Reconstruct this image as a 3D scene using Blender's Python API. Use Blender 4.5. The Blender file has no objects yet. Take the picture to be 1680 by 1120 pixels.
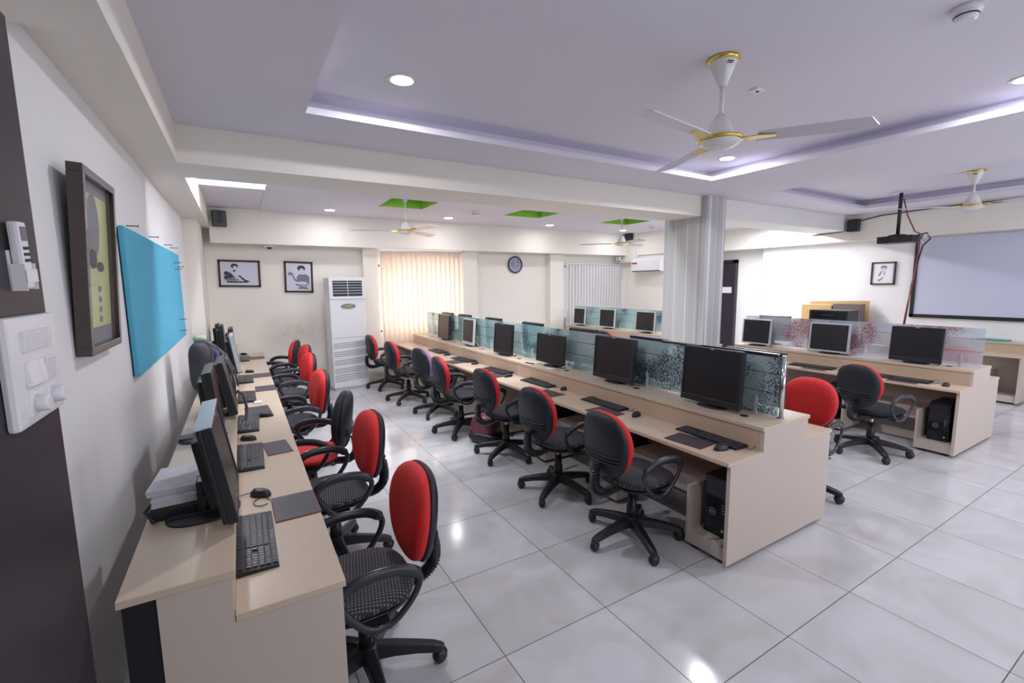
import bpy, bmesh, math, random
from mathutils import Vector, Matrix
random.seed(7)
PI = math.pi
SC = bpy.context.scene
COL = SC.collection
def R(d): return math.radians(d)

# ---------------------------------------------------------------- materials
def new_mat(name):
    m = bpy.data.materials.new(name); m.use_nodes = True
    nt = m.node_tree; b = nt.nodes['Principled BSDF']
    return m, nt, b
def mat(name, col, rough=0.5, metal=0.0, spec=0.5, noise=0.0, nscale=20.0, bump=0.0, bscale=200.0, coat=0.0, stretch=None):
    m, nt, b = new_mat(name)
    b.inputs['Base Color'].default_value = (*col, 1)
    b.inputs['Roughness'].default_value = rough
    b.inputs['Metallic'].default_value = metal
    b.inputs['Specular IOR Level'].default_value = spec
    b.inputs['Coat Weight'].default_value = coat
    tc = nt.nodes.new('ShaderNodeTexCoord')
    src = tc.outputs['Object']
    if stretch:
        mp = nt.nodes.new('ShaderNodeMapping'); mp.inputs['Scale'].default_value = stretch
        nt.links.new(src, mp.inputs[0]); src = mp.outputs[0]
    if noise > 0:
        n = nt.nodes.new('ShaderNodeTexNoise'); n.inputs['Scale'].default_value = nscale; n.inputs['Detail'].default_value = 4
        nt.links.new(src, n.inputs['Vector'])
        mx = nt.nodes.new('ShaderNodeMix'); mx.data_type = 'RGBA'
        mx.inputs[6].default_value = (*[min(1, c * (1 + noise)) for c in col], 1)
        mx.inputs[7].default_value = (*[c * (1 - noise) for c in col], 1)
        nt.links.new(n.outputs['Fac'], mx.inputs[0]); nt.links.new(mx.outputs[2], b.inputs['Base Color'])
    if bump > 0:
        n2 = nt.nodes.new('ShaderNodeTexNoise'); n2.inputs['Scale'].default_value = bscale
        nt.links.new(src, n2.inputs['Vector'])
        bp = nt.nodes.new('ShaderNodeBump'); bp.inputs['Strength'].default_value = bump; bp.inputs['Distance'].default_value = 0.002
        nt.links.new(n2.outputs['Fac'], bp.inputs['Height']); nt.links.new(bp.outputs[0], b.inputs['Normal'])
    return m
def emit(name, col, strength):
    m, nt, b = new_mat(name)
    b.inputs['Base Color'].default_value = (*col, 1)
    b.inputs['Emission Color'].default_value = (*col, 1); b.inputs['Emission Strength'].default_value = strength
    return m

WALL = mat('wall_paint', (0.84, 0.80, 0.74), 0.75, noise=0.02, nscale=1.5, bump=0.05)
WALLL = mat('wall_paint_left', (0.81, 0.81, 0.83), 0.7, noise=0.03, nscale=1.2, bump=0.05)
WALLR = mat('wall_paint_white', (0.84, 0.83, 0.83), 0.75, noise=0.015, nscale=1.2)
CEIL = mat('ceiling_paint', (0.75, 0.73, 0.82), 0.8, noise=0.01, nscale=2)
GREEN = mat('ceiling_green_paint', (0.30, 0.62, 0.06), 0.7, noise=0.03, nscale=3)
DARKP = mat('dark_laminate', (0.050, 0.040, 0.050), 0.42, spec=0.12, noise=0.25, nscale=9, stretch=(1, 1, 8))
WOOD = mat('beech_laminate', (0.60, 0.49, 0.375), 0.33, noise=0.05, nscale=14, stretch=(6, 0.6, 1), coat=0.10)
WOODP = mat('beige_laminate_panel', (0.56, 0.48, 0.42), 0.4, noise=0.03, nscale=6, stretch=(1, 1, 0.4))
EDGE = mat('laminate_edge_band', (0.52, 0.40, 0.29), 0.4, noise=0.04, nscale=20)
BLK = mat('black_plastic', (0.013, 0.014, 0.019), 0.38, bump=0.1, bscale=400)
BLKG = mat('black_gloss_plastic', (0.012, 0.012, 0.016), 0.12)
ARMM = mat('armrest_plastic', (0.022, 0.024, 0.036), 0.27)
SHELL = mat('charcoal_shell_plastic', (0.017, 0.019, 0.028), 0.45, spec=0.35, bump=0.15, bscale=600)
SCREEN = mat('screen_glass', (0.014, 0.013, 0.016), 0.34, spec=0.35)
SILV = mat('silver_plastic', (0.55, 0.57, 0.62), 0.3, metal=0.3)
CHROME = mat('chrome', (0.75, 0.75, 0.77), 0.12, metal=1.0)
REDF = mat('red_fabric', (0.64, 0.016, 0.018), 0.66, noise=0.12, nscale=7, bump=1.0, bscale=26)
BLKF = mat('black_fabric', (0.010, 0.011, 0.019), 0.7, noise=0.15, nscale=9, bump=0.3, bscale=700)
LILF = mat('lilac_fabric', (0.30, 0.16, 0.33), 0.8, noise=0.1, nscale=9, bump=0.3, bscale=700)
WHITEP = mat('white_plastic', (0.78, 0.78, 0.82), 0.3, noise=0.01)
WHITEG = mat('white_enamel', (0.76, 0.76, 0.76), 0.22)
BLADE = mat('fan_blade_enamel', (0.62, 0.60, 0.68), 0.25)
GOLD = mat('gold_trim', (0.78, 0.58, 0.14), 0.18, metal=1.0)
PAPER = mat('paper', (0.78, 0.78, 0.82), 0.8, noise=0.03, nscale=30)
PAPERG = mat('shaded_printed_paper', (0.62, 0.62, 0.68), 0.8, noise=0.25, nscale=30, stretch=(1, 1, 12))  # print streaks, with the shade on the white stacks greyed into the colour
CREAM = mat('cream_mount', (0.80, 0.73, 0.62), 0.8)
LAV = mat('pale_lavender_print', (0.62, 0.62, 0.76), 0.7)
INK = mat('dark_ink', (0.03, 0.03, 0.045), 0.7)
INKG = mat('grey_ink', (0.19, 0.19, 0.23), 0.7)
BLUEB = mat('blue_felt', (0.085, 0.41, 0.60), 0.95, noise=0.08, nscale=5, bump=0.5, bscale=350)
KEYM = mat('key_plastic', (0.035, 0.036, 0.048), 0.32)
PADM = mat('mousepad_top', (0.045, 0.045, 0.062), 0.38, noise=0.1, nscale=40)
PADR = mat('mousepad_red_edge', (0.45, 0.02, 0.02), 0.6)
BROWN = mat('brown_frame_wood', (0.048, 0.028, 0.028), 0.22, noise=0.15, nscale=14, coat=0.4)
CARD = mat('cardboard', (0.52, 0.35, 0.15), 0.85, noise=0.08, nscale=12)
BROWNB = mat('brown_board', (0.15, 0.11, 0.11), 0.5, noise=0.1, nscale=8)
WBOARD = mat('whiteboard_enamel', (0.58, 0.60, 0.74), 0.3, noise=0.02, nscale=2)
MAROON = mat('maroon_leather', (0.13, 0.02, 0.03), 0.35, noise=0.2, nscale=18, bump=0.4, bscale=60)
BAGM = mat('grey_backpack_fabric', (0.05, 0.045, 0.055), 0.75, noise=0.4, nscale=14, bump=0.5, bscale=160)
NAVY = mat('navy_strap', (0.05, 0.07, 0.16), 0.7)
TEAL = mat('teal_folder', (0.02, 0.33, 0.31), 0.4)
REDP = mat('red_print', (0.6, 0.03, 0.04), 0.5)
BLUEP = mat('blue_plastic', (0.02, 0.14, 0.65), 0.35)
GREENP = mat('green_plastic', (0.18, 0.55, 0.05), 0.4)
YELG = mat('yellow_green_print', (0.50, 0.56, 0.20), 0.25, spec=0.6)
NAIL = mat('steel_nail', (0.12, 0.12, 0.13), 0.35, metal=0.8)
WIRE = mat('cable_red', (0.35, 0.06, 0.07), 0.5)
DARKDOOR = mat('dark_door_laminate', (0.028, 0.022, 0.035), 0.35, noise=0.3, nscale=10, stretch=(1, 6, 0.4))
LAMP = emit('downlight_glow', (1.0, 0.98, 1.0), 26)
TUBE = emit('tube_glow', (0.94, 0.95, 1.0), 170)
TUBEB = emit('tube_glow_soft', (0.94, 0.95, 1.0), 8)
LEDV = emit('cove_led', (0.80, 0.74, 1.0), 0.35)
DISPG = mat('display_badge_green', (0.35, 0.55, 0.02), 0.4)

def seat_fabric():
    m, nt, b = new_mat('woven_seat_fabric')
    tc = nt.nodes.new('ShaderNodeTexCoord')
    mp = nt.nodes.new('ShaderNodeMapping'); mp.inputs['Scale'].default_value = (72, 72, 0); mp.inputs['Rotation'].default_value = (0, 0, R(12))
    nt.links.new(tc.outputs['Object'], mp.inputs[0])
    sp = nt.nodes.new('ShaderNodeSeparateXYZ'); nt.links.new(mp.outputs[0], sp.inputs[0])
    fr = []
    for k in (0, 1):
        f = nt.nodes.new('ShaderNodeMath'); f.operation = 'FRACT'; nt.links.new(sp.outputs[k], f.inputs[0])
        g = nt.nodes.new('ShaderNodeMath'); g.operation = 'LESS_THAN'; g.inputs[1].default_value = 0.42; nt.links.new(f.outputs[0], g.inputs[0]); fr.append(g)
    mu = nt.nodes.new('ShaderNodeMath'); mu.operation = 'MULTIPLY'
    nt.links.new(fr[0].outputs[0], mu.inputs[0]); nt.links.new(fr[1].outputs[0], mu.inputs[1])
    mx = nt.nodes.new('ShaderNodeMix'); mx.data_type = 'RGBA'
    mx.inputs[6].default_value = (0.020, 0.020, 0.027, 1); mx.inputs[7].default_value = (0.20, 0.19, 0.21, 1)
    nt.links.new(mu.outputs[0], mx.inputs[0]); nt.links.new(mx.outputs[2], b.inputs['Base Color'])
    b.inputs['Roughness'].default_value = 0.75
    return m
SEATF = seat_fabric()

def floor_mat():
    m, nt, b = new_mat('vitrified_floor_tiles')
    N = nt.nodes.new; L = nt.links.new
    tc = N('ShaderNodeTexCoord'); sp = N('ShaderNodeSeparateXYZ'); L(tc.outputs['Object'], sp.inputs[0])
    T = 0.64
    def grout(ch, off):
        a = N('ShaderNodeMath'); a.operation = 'SUBTRACT'; L(sp.outputs[ch], a.inputs[0]); a.inputs[1].default_value = off
        d = N('ShaderNodeMath'); d.operation = 'DIVIDE'; L(a.outputs[0], d.inputs[0]); d.inputs[1].default_value = T
        r_ = N('ShaderNodeMath'); r_.operation = 'ROUND'; L(d.outputs[0], r_.inputs[0])
        s = N('ShaderNodeMath'); s.operation = 'SUBTRACT'; L(d.outputs[0], s.inputs[0]); L(r_.outputs[0], s.inputs[1])
        ab = N('ShaderNodeMath'); ab.operation = 'ABSOLUTE'; L(s.outputs[0], ab.inputs[0])
        lt = N('ShaderNodeMath'); lt.operation = 'LESS_THAN'; L(ab.outputs[0], lt.inputs[0]); lt.inputs[1].default_value = 0.0036
        fl = N('ShaderNodeMath'); fl.operation = 'FLOOR'; L(d.outputs[0], fl.inputs[0])
        return lt, fl
    gx, fx = grout(0, 0.9764); gy, fy = grout(1, 1.7376)
    mg = N('ShaderNodeMath'); mg.operation = 'MAXIMUM'; L(gx.outputs[0], mg.inputs[0]); L(gy.outputs[0], mg.inputs[1])
    cb = N('ShaderNodeCombineXYZ'); L(fx.outputs[0], cb.inputs[0]); L(fy.outputs[0], cb.inputs[1])
    wn = N('ShaderNodeTexWhiteNoise'); L(cb.outputs[0], wn.inputs[0])
    vm = N('ShaderNodeVectorMath'); vm.operation = 'MULTIPLY_ADD'; L(wn.outputs['Color'], vm.inputs[0]); vm.inputs[1].default_value = (9, 9, 9); L(tc.outputs['Object'], vm.inputs[2])
    n = N('ShaderNodeTexNoise'); n.inputs['Scale'].default_value = 1.9; n.inputs['Detail'].default_value = 8; n.inputs['Distortion'].default_value = 1.2
    L(vm.outputs[0], n.inputs['Vector'])
    cr = N('ShaderNodeValToRGB'); cr.color_ramp.elements[0].position = 0.3; cr.color_ramp.elements[0].color = (0.50, 0.49, 0.49, 1)
    cr.color_ramp.elements[1].position = 0.62; cr.color_ramp.elements[1].color = (0.60, 0.60, 0.64, 1)
    L(n.outputs['Fac'], cr.inputs[0])
    mx = N('ShaderNodeMix'); mx.data_type = 'RGBA'; L(mg.outputs[0], mx.inputs[0]); L(cr.outputs[0], mx.inputs[6]); mx.inputs[7].default_value = (0.10, 0.095, 0.09, 1)
    L(mx.outputs[2], b.inputs['Base Color'])
    b.inputs['Roughness'].default_value = 0.13; b.inputs['Specular IOR Level'].default_value = 0.45
    mr = N('ShaderNodeMix'); mr.inputs[2].default_value = 0.14; mr.inputs[3].default_value = 0.7; L(mg.outputs[0], mr.inputs[0]); L(mr.outputs[0], b.inputs['Roughness'])
    return m
FLOORM = floor_mat()

def column_mat():
    m, nt, b = new_mat('striped_column_wallpaper')
    N = nt.nodes.new; L = nt.links.new
    tc = N('ShaderNodeTexCoord'); mp = N('ShaderNodeMapping'); mp.inputs['Scale'].default_value = (9, 9, 0.0); L(tc.outputs['Object'], mp.inputs[0])
    n = N('ShaderNodeTexNoise'); n.inputs['Scale'].default_value = 1.6; n.inputs['Detail'].default_value = 5; L(mp.outputs[0], n.inputs['Vector'])
    cr = N('ShaderNodeValToRGB'); e = cr.color_ramp.elements
    e[0].position = 0.34; e[0].color = (0.36, 0.36, 0.37, 1); e[1].position = 0.66; e[1].color = (0.72, 0.72, 0.76, 1)
    x = e.new(0.47); x.color = (0.52, 0.52, 0.50, 1); x = e.new(0.53); x.color = (0.44, 0.44, 0.46, 1)
    L(n.outputs['Fac'], cr.inputs[0]); L(cr.outputs[0], b.inputs['Base Color']); b.inputs['Roughness'].default_value = 0.45
    return m
COLM = column_mat()

def glass_mat(nm, lo_, hi_, ink=(0.03, 0.07, 0.09), ca=(0.40, 0.64, 0.70), cb_=(0.74, 0.84, 0.87), tint=(0.80, 0.93, 0.93)):
    m, nt, b = new_mat(nm)
    N = nt.nodes.new; L = nt.links.new
    out = nt.nodes['Material Output']
    tc = N('ShaderNodeTexCoord'); sp = N('ShaderNodeSeparateXYZ'); L(tc.outputs['Object'], sp.inputs[0])
    oi = N('ShaderNodeObjectInfo'); va = N('ShaderNodeVectorMath'); va.operation = 'ADD'; L(tc.outputs['Object'], va.inputs[0]); L(oi.outputs['Location'], va.inputs[1])
    # horizontal etched lines at fixed heights above the ledge
    def line(z):
        s = N('ShaderNodeMath'); s.operation = 'COMPARE'; L(sp.outputs[2], s.inputs[0]); s.inputs[1].default_value = z; s.inputs[2].default_value = 0.0022; return s
    l1, l2 = line(0.30), line(0.165)
    la = N('ShaderNodeMath'); la.operation = 'MAXIMUM'; L(l1.outputs[0], la.inputs[0]); L(l2.outputs[0], la.inputs[1])
    # foliage print: fine speckle gathered in tree-sized patches
    big = N('ShaderNodeTexNoise'); big.inputs['Scale'].default_value = 2.3; big.inputs['Detail'].default_value = 1.5; L(va.outputs[0], big.inputs['Vector'])
    sm = N('ShaderNodeTexNoise'); sm.inputs['Scale'].default_value = 105; sm.inputs['Detail'].default_value = 2; L(tc.outputs['Object'], sm.inputs['Vector'])
    bt = N('ShaderNodeMapRange'); bt.inputs[1].default_value = lo_; bt.inputs[2].default_value = hi_; L(big.outputs['Fac'], bt.inputs[0])
    th = N('ShaderNodeMath'); th.operation = 'MULTIPLY_ADD'; L(bt.outputs[0], th.inputs[0]); th.inputs[1].default_value = 0.22; L(sm.outputs['Fac'], th.inputs[2])
    sk = N('ShaderNodeMath'); sk.operation = 'GREATER_THAN'; L(th.outputs[0], sk.inputs[0]); sk.inputs[1].default_value = 0.70
    pr = N('ShaderNodeMath'); pr.operation = 'MAXIMUM'; L(sk.outputs[0], pr.inputs[0]); L(la.outputs[0], pr.inputs[1])
    n3 = N('ShaderNodeTexNoise'); n3.inputs['Scale'].default_value = 1.1; L(va.outputs[0], n3.inputs['Vector'])
    cr = N('ShaderNodeValToRGB'); cr.color_ramp.elements[0].position = 0.38; cr.color_ramp.elements[0].color = (*ca, 1)
    cr.color_ramp.elements[1].position = 0.62; cr.color_ramp.elements[1].color = (*cb_, 1); L(n3.outputs['Fac'], cr.inputs[0])
    mx = N('ShaderNodeMix'); mx.data_type = 'RGBA'; L(pr.outputs[0], mx.inputs[0]); L(cr.outputs[0], mx.inputs[6]); mx.inputs[7].default_value = (*ink, 1)
    L(mx.outputs[2], b.inputs['Base Color']); b.inputs['Roughness'].default_value = 0.22
    tr = N('ShaderNodeBsdfTransparent'); tr.inputs[0].default_value = (*tint, 1)
    ms = N('ShaderNodeMixShader')
    fa = N('ShaderNodeMix'); fa.inputs[2].default_value = 0.42; fa.inputs[3].default_value = 0.80; L(pr.outputs[0], fa.inputs[0])
    L(fa.outputs[0], ms.inputs[0]); L(tr.outputs[0], ms.inputs[1]); L(b.outputs[0], ms.inputs[2]); L(ms.outputs[0], out.inputs[0])
    return m
GLASSM = glass_mat('etched_partition_glass', .52, .66)
GLASSD = glass_mat('densely_printed_partition_glass', .41, .56)
GLASSR = glass_mat('red_printed_partition_glass', .46, .62, (0.34, 0.10, 0.13), (0.62, 0.72, 0.80), (0.80, 0.84, 0.92), (0.90, 0.93, 0.97))
def clear_mat(name, tint, fac, rough=0.05):
    m, nt, b = new_mat(name); out = nt.nodes['Material Output']
    b.inputs['Base Color'].default_value = (*tint, 1); b.inputs['Roughness'].default_value = rough
    tr = nt.nodes.new('ShaderNodeBsdfTransparent'); tr.inputs[0].default_value = (*[min(1, c + 0.3) for c in tint], 1)
    ms = nt.nodes.new('ShaderNodeMixShader'); ms.inputs[0].default_value = fac
    nt.links.new(tr.outputs[0], ms.inputs[1]); nt.links.new(b.outputs[0], ms.inputs[2]); nt.links.new(ms.outputs[0], out.inputs[0])
    return m
PANE = clear_mat('window_pane_glass', (0.7, 0.75, 0.78), 0.15)
PICG = clear_mat('picture_glass', (0.70, 0.70, 0.70), 0.07)
BOTM = clear_mat('bottle_plastic', (0.75, 0.85, 0.92), 0.35)

def blind_mat():
    m, nt, b = new_mat('vertical_blind_fabric'); out = nt.nodes['Material Output']
    b.inputs['Base Color'].default_value = (0.75, 0.71, 0.67, 1); b.inputs['Roughness'].default_value = 0.8
    t = nt.nodes.new('ShaderNodeBsdfTranslucent'); t.inputs[0].default_value = (0.90, 0.78, 0.68, 1)
    ms = nt.nodes.new('ShaderNodeMixShader'); ms.inputs[0].default_value = 0.42
    nt.links.new(b.outputs[0], ms.inputs[1]); nt.links.new(t.outputs[0], ms.inputs[2]); nt.links.new(ms.outputs[0], out.inputs[0])
    return m
BLIND = blind_mat()
BLIND2 = mat('closed_blind_fabric', (0.66, 0.65, 0.66), 0.8, noise=0.04, nscale=8)

# ---------------------------------------------------------------- mesh building
class MB:
    def __init__(s): s.bm = bmesh.new(); s.mats = []; s.cur = 0
    def m(s, material):
        if material not in s.mats: s.mats.append(material)
        s.cur = s.mats.index(material); return s
    def _fin(s, faces, smooth=False):
        for f in faces: f.material_index = s.cur; f.smooth = smooth
    def box(s, x0, x1, y0, y1, z0, z1, bev=0.0, rot=None, piv=None):
        g = bmesh.ops.create_cube(s.bm, size=1.0)
        vs = g['verts']
        for v in vs: v.co = Vector(((x0 + x1) / 2 + v.co.x * (x1 - x0), (y0 + y1) / 2 + v.co.y * (y1 - y0), (z0 + z1) / 2 + v.co.z * (z1 - z0)))
        fs = set(f for v in vs for f in v.link_faces)
        if bev > 0:
            es = set(e for v in vs for e in v.link_edges)
            r_ = bmesh.ops.bevel(s.bm, geom=list(es), offset=bev, segments=2, affect='EDGES', profile=0.6)
            fs = set(f for f in r_['faces']) | set(f for v in r_['verts'] for f in v.link_faces)
            vs = list(set(v for f in fs for v in f.verts))
        s._fin(fs, False)
        if rot is not None:
            p = Vector(piv) if piv else Vector(((x0 + x1) / 2, (y0 + y1) / 2, (z0 + z1) / 2))
            for v in vs: v.co = rot @ (v.co - p) + p
        return s
    def lathe(s, prof, c=(0, 0, 0), n=24, axis='Z', smooth=True, M=None):
        rings = []
        for (r_, h) in prof:
            ring = []
            for i in range(n):
                a = 2 * PI * i / n
                p = Vector((r_ * math.cos(a), r_ * math.sin(a), h))
                if axis == 'X': p = Vector((p.z, p.x, p.y))
                if axis == 'Y': p = Vector((p.x, p.z, p.y))
                if M is not None: p = M @ p
                ring.append(s.bm.verts.new(p + Vector(c)))
            rings.append(ring)
        fs = []
        for a, b in zip(rings, rings[1:]):
            for i in range(n):
                fs.append(s.bm.faces.new((a[i], a[(i + 1) % n], b[(i + 1) % n], b[i])))
        fs.append(s.bm.faces.new(rings[0][::-1])); fs.append(s.bm.faces.new(rings[-1]))
        s._fin(fs[:-2], smooth); s._fin(fs[-2:], False)
        return s
    def cyl(s, c, r_, h, n=20, axis='Z', smooth=True): return s.lathe([(r_, 0), (r_, h)], c, n, axis, smooth)
    def tube(s, pts, rad, n=8, closed=False, flat=1.0, up=Vector((0, 0, 1)), smooth=True):
        pts = [Vector(p) for p in pts]; k = len(pts); rings = []
        for i, p in enumerate(pts):
            if closed: t = pts[(i + 1) % k] - pts[i - 1]
            else: t = pts[min(i + 1, k - 1)] - pts[max(i - 1, 0)]
            t.normalize()
            sd = t.cross(up)
            if sd.length < 1e-4: sd = t.cross(Vector((1, 0, 0)))
            sd.normalize(); u2 = sd.cross(t)
            rr = rad[i] if isinstance(rad, (list, tuple)) else rad
            rings.append([s.bm.verts.new(p + sd * rr * math.cos(2 * PI * j / n) + u2 * rr * flat * math.sin(2 * PI * j / n)) for j in range(n)])
        fs = []
        rng = range(k if closed else k - 1)
        for i in rng:
            a, b = rings[i], rings[(i + 1) % k]
            for j in range(n): fs.append(s.bm.faces.new((a[j], a[(j + 1) % n], b[(j + 1) % n], b[j])))
        if not closed: fs += [s.bm.faces.new(rings[0][::-1]), s.bm.faces.new(rings[-1])]
        s._fin(fs, smooth); return s
    def prism(s, poly, d0, d1, plane='XZ'):
        def P(a, b, d):
            if plane == 'XZ': return Vector((a, d, b))
            if plane == 'YZ': return Vector((d, a, b))
            return Vector((a, b, d))
        A = [s.bm.verts.new(P(a, b, d0)) for a, b in poly]; B = [s.bm.verts.new(P(a, b, d1)) for a, b in poly]
        n = len(poly); fs = [s.bm.faces.new(A), s.bm.faces.new(B[::-1])]
        for i in range(n): fs.append(s.bm.faces.new((A[i], B[i], B[(i + 1) % n], A[(i + 1) % n])))
        s._fin(fs); return s
    def pillow(s, w, h, tf, tb, e=2.6, n=36, m=8, taper=0.0, bend=0.0, base=0.0, top_keep=1.0):
        """cushion whose outline lies in local YZ, bulging +X by tf and -X by tb; returns nothing"""
        out = []
        for i in range(n):
            a = 2 * PI * i / n; ca, sa = math.cos(a), math.sin(a)
            y = w / 2 * math.copysign(abs(ca) ** (2 / e), ca); z = h / 2 * math.copysign(abs(sa) ** (2 / e), sa)
            y *= 1 - taper * max(0, -z / (h / 2)) - taper * 0.25 * max(0, z / (h / 2)) ** 2
            out.append((y, z))
        layers = []
        for side, t in ((1, tf), (-1, tb)):
            rings = []
            for j in range(m + 1):
                q = 1 - j / m; r_ = math.sin(q * PI / 2) ** 0.8 if q > 0 else 0
                th = t * (1 - r_ ** 5) ** 0.5 if r_ < 1 else 0
                if q <= 0: rings.append(None); continue
                rings.append([(base + side * th + bend * ((y * r_) ** 2), y * r_, z * r_) for (y, z) in out])
            layers.append((rings, side, t))
        rim = [s.bm.verts.new(p) for p in layers[0][0][0]]
        for rings, side, t in layers:
            prev = rim; fs = []
            for rg in rings[1:]:
                if rg is None:
                    c = s.bm.verts.new((base + side * t, 0, 0))
                    for i in range(n):
                        f = (prev[i], prev[(i + 1) % n], c); fs.append(s.bm.faces.new(f if side > 0 else f[::-1]))
                else:
                    cur = [s.bm.verts.new(p) for p in rg]
                    for i in range(n):
                        f = (prev[i], prev[(i + 1) % n], cur[(i + 1) % n], cur[i]); fs.append(s.bm.faces.new(f if side > 0 else f[::-1]))
                    prev = cur
            s._fin(fs, True)
        return s
    def xf(s, M, start=0):
        s.bm.verts.ensure_lookup_table()
        for v in list(s.bm.verts)[start:]: v.co = M @ v.co
        return s
    def n(s): s.bm.verts.index_update(); return len(s.bm.verts)
    def build(s, name, parent=None, loc=None):
        me = bpy.data.meshes.new(name)
        bmesh.ops.recalc_face_normals(s.bm, faces=s.bm.faces)
        s.bm.to_mesh(me); s.bm.free()
        for mm in s.mats: me.materials.append(mm)
        o = bpy.data.objects.new(name, me); COL.objects.link(o)
        if parent: o.parent = parent
        if loc: o.location = loc
        return o
def thing(name, label, cat, loc=(0, 0, 0), rz=0, group=None):
    o = bpy.data.objects.new(name, None); COL.objects.link(o); o.empty_display_size = 0.1
    o.location = loc; o.rotation_euler = (0, 0, rz); o['label'] = label; o['category'] = cat
    if group: o['group'] = group
    return o
def tag(o, label, cat, group=None):
    o['label'] = label; o['category'] = cat
    if group: o['group'] = group
    return o
def struct(name, mb, label=None):
    o = mb.build(name); o['kind'] = 'structure'
    if label: o['label'] = label
    return o
def copy_tree(o, parent=None):
    c = o.copy(); COL.objects.link(c)
    if parent: c.parent = parent
    for ch in list(o.children): copy_tree(ch, c)
    return c
def text(s, size, parent, loc, rot, material, name='lettering', extrude=0.0004):
    cu = bpy.data.curves.new(name, 'FONT'); cu.body = s; cu.size = size; cu.extrude = extrude; cu.align_x = 'CENTER'; cu.align_y = 'CENTER'
    cu.materials.append(material)
    tmp = bpy.data.objects.new(name, cu); COL.objects.link(tmp)
    me = bpy.data.meshes.new_from_object(tmp, depsgraph=bpy.context.evaluated_depsgraph_get())
    bpy.data.objects.remove(tmp, do_unlink=True)
    if not me.materials: me.materials.append(material)
    o = bpy.data.objects.new(name, me); COL.objects.link(o); o.parent = parent; o.location = loc; o.rotation_euler = rot
    return o

# ---------------------------------------------------------------- camera
cam_d = bpy.data.cameras.new('camera'); cam = bpy.data.objects.new('camera', cam_d); COL.objects.link(cam)
YAW, PIT, ROL = 0.53598, -0.124897, -0.010615
f = Vector((math.sin(YAW) * math.cos(PIT), math.cos(YAW) * math.cos(PIT), math.sin(PIT)))
r0 = Vector((math.cos(YAW), -math.sin(YAW), 0)); u0 = r0.cross(f)
r = math.cos(ROL) * r0 + math.sin(ROL) * u0; u = -math.sin(ROL) * r0 + math.cos(ROL) * u0
cam.matrix_world = Matrix(((r.x, u.x, -f.x, 0), (r.y, u.y, -f.y, 0), (r.z, u.z, -f.z, 1.7802), (0, 0, 0, 1)))
cam_d.sensor_width = 36; cam_d.lens = 746.97 / 1680 * 36; cam_d.clip_start = 0.05
SC.camera = cam

# ---------------------------------------------------------------- room shell
XL, XR, YB, YF, ZC, ZT = -0.58, 9.95, 8.65, -2.6, 2.96, 3.10
struct('floor', MB().m(FLOORM).box(XL - .2, XR + .5, YF - .2, YB + .2, -.1, 0))
struct('wall_left', MB().m(WALLL).box(XL - .15, XL, YF, YB, 0, 3.3))
struct('wall_front', MB().m(WALL).box(XL - .15, XR + .5, YF - .15, YF, 0, .9).box(XL - .15, XR + .5, YF - .15, YF, 2.3, 3.3)
       .box(XL - .15, 1.0, YF - .15, YF, .9, 2.3).box(4.2, 5.6, YF - .15, YF, .9, 2.3).box(8.8, XR + .5, YF - .15, YF, .9, 2.3))
# back wall with two window openings
W1 = (2.24, 3.88, .9, 2.18); W2 = (6.50, 8.18, .95, 2.2)
def stained_wall():
    m = WALL.copy(); m.name = 'wall_paint_with_smudges'; nt = m.node_tree; N = nt.nodes.new; L = nt.links.new; b_ = nt.nodes['Principled BSDF']
    src = b_.inputs['Base Color'].links[0].from_socket
    tc = N('ShaderNodeTexCoord'); vs_ = N('ShaderNodeVectorMath'); vs_.operation = 'SUBTRACT'; L(tc.outputs['Object'], vs_.inputs[0]); vs_.inputs[1].default_value = (.78, 8.65, .98)
    sc = N('ShaderNodeVectorMath'); sc.operation = 'MULTIPLY'; L(vs_.outputs[0], sc.inputs[0]); sc.inputs[1].default_value = (1.5, 1, 2.2)
    ln = N('ShaderNodeVectorMath'); ln.operation = 'LENGTH'; L(sc.outputs[0], ln.inputs[0])
    mr = N('ShaderNodeMapRange'); mr.inputs[1].default_value = .95; mr.inputs[2].default_value = .1; L(ln.outputs['Value'], mr.inputs[0])
    n = N('ShaderNodeTexNoise'); n.inputs['Scale'].default_value = 6; n.inputs['Detail'].default_value = 8; L(tc.outputs['Object'], n.inputs['Vector'])
    mu = N('ShaderNodeMath'); mu.operation = 'MULTIPLY'; L(mr.outputs[0], mu.inputs[0]); L(n.outputs['Fac'], mu.inputs[1])
    mx = N('ShaderNodeMix'); mx.data_type = 'RGBA'; L(mu.outputs[0], mx.inputs[0]); L(src, mx.inputs[6]); mx.inputs[7].default_value = (.38, .34, .27, 1)
    L(mx.outputs[2], b_.inputs['Base Color']); return m
b = MB().m(stained_wall())
b.box(XL - .15, W1[0], YB, YB + .15, 0, 3.3).box(W1[1], W2[0], YB, YB + .15, 0, 3.3).box(W2[1], XR + .5, YB, YB + .15, 0, 3.3)
for w in (W1, W2): b.box(w[0], w[1], YB, YB + .15, 0, w[2]).box(w[0], w[1], YB, YB + .15, w[3], 3.3)
struct('wall_back', b)
struct('wall_right', MB().m(WALLR).box(XR, XR + .6, YF, 5.9, 0, 3.3).box(XR + .2, XR + .6, 5.9, YB, 0, 3.3))
struct('wall_right_inner', MB().m(WALL).box(8.32, 8.47, 6.2, YB, 0, 3.0), )
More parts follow.
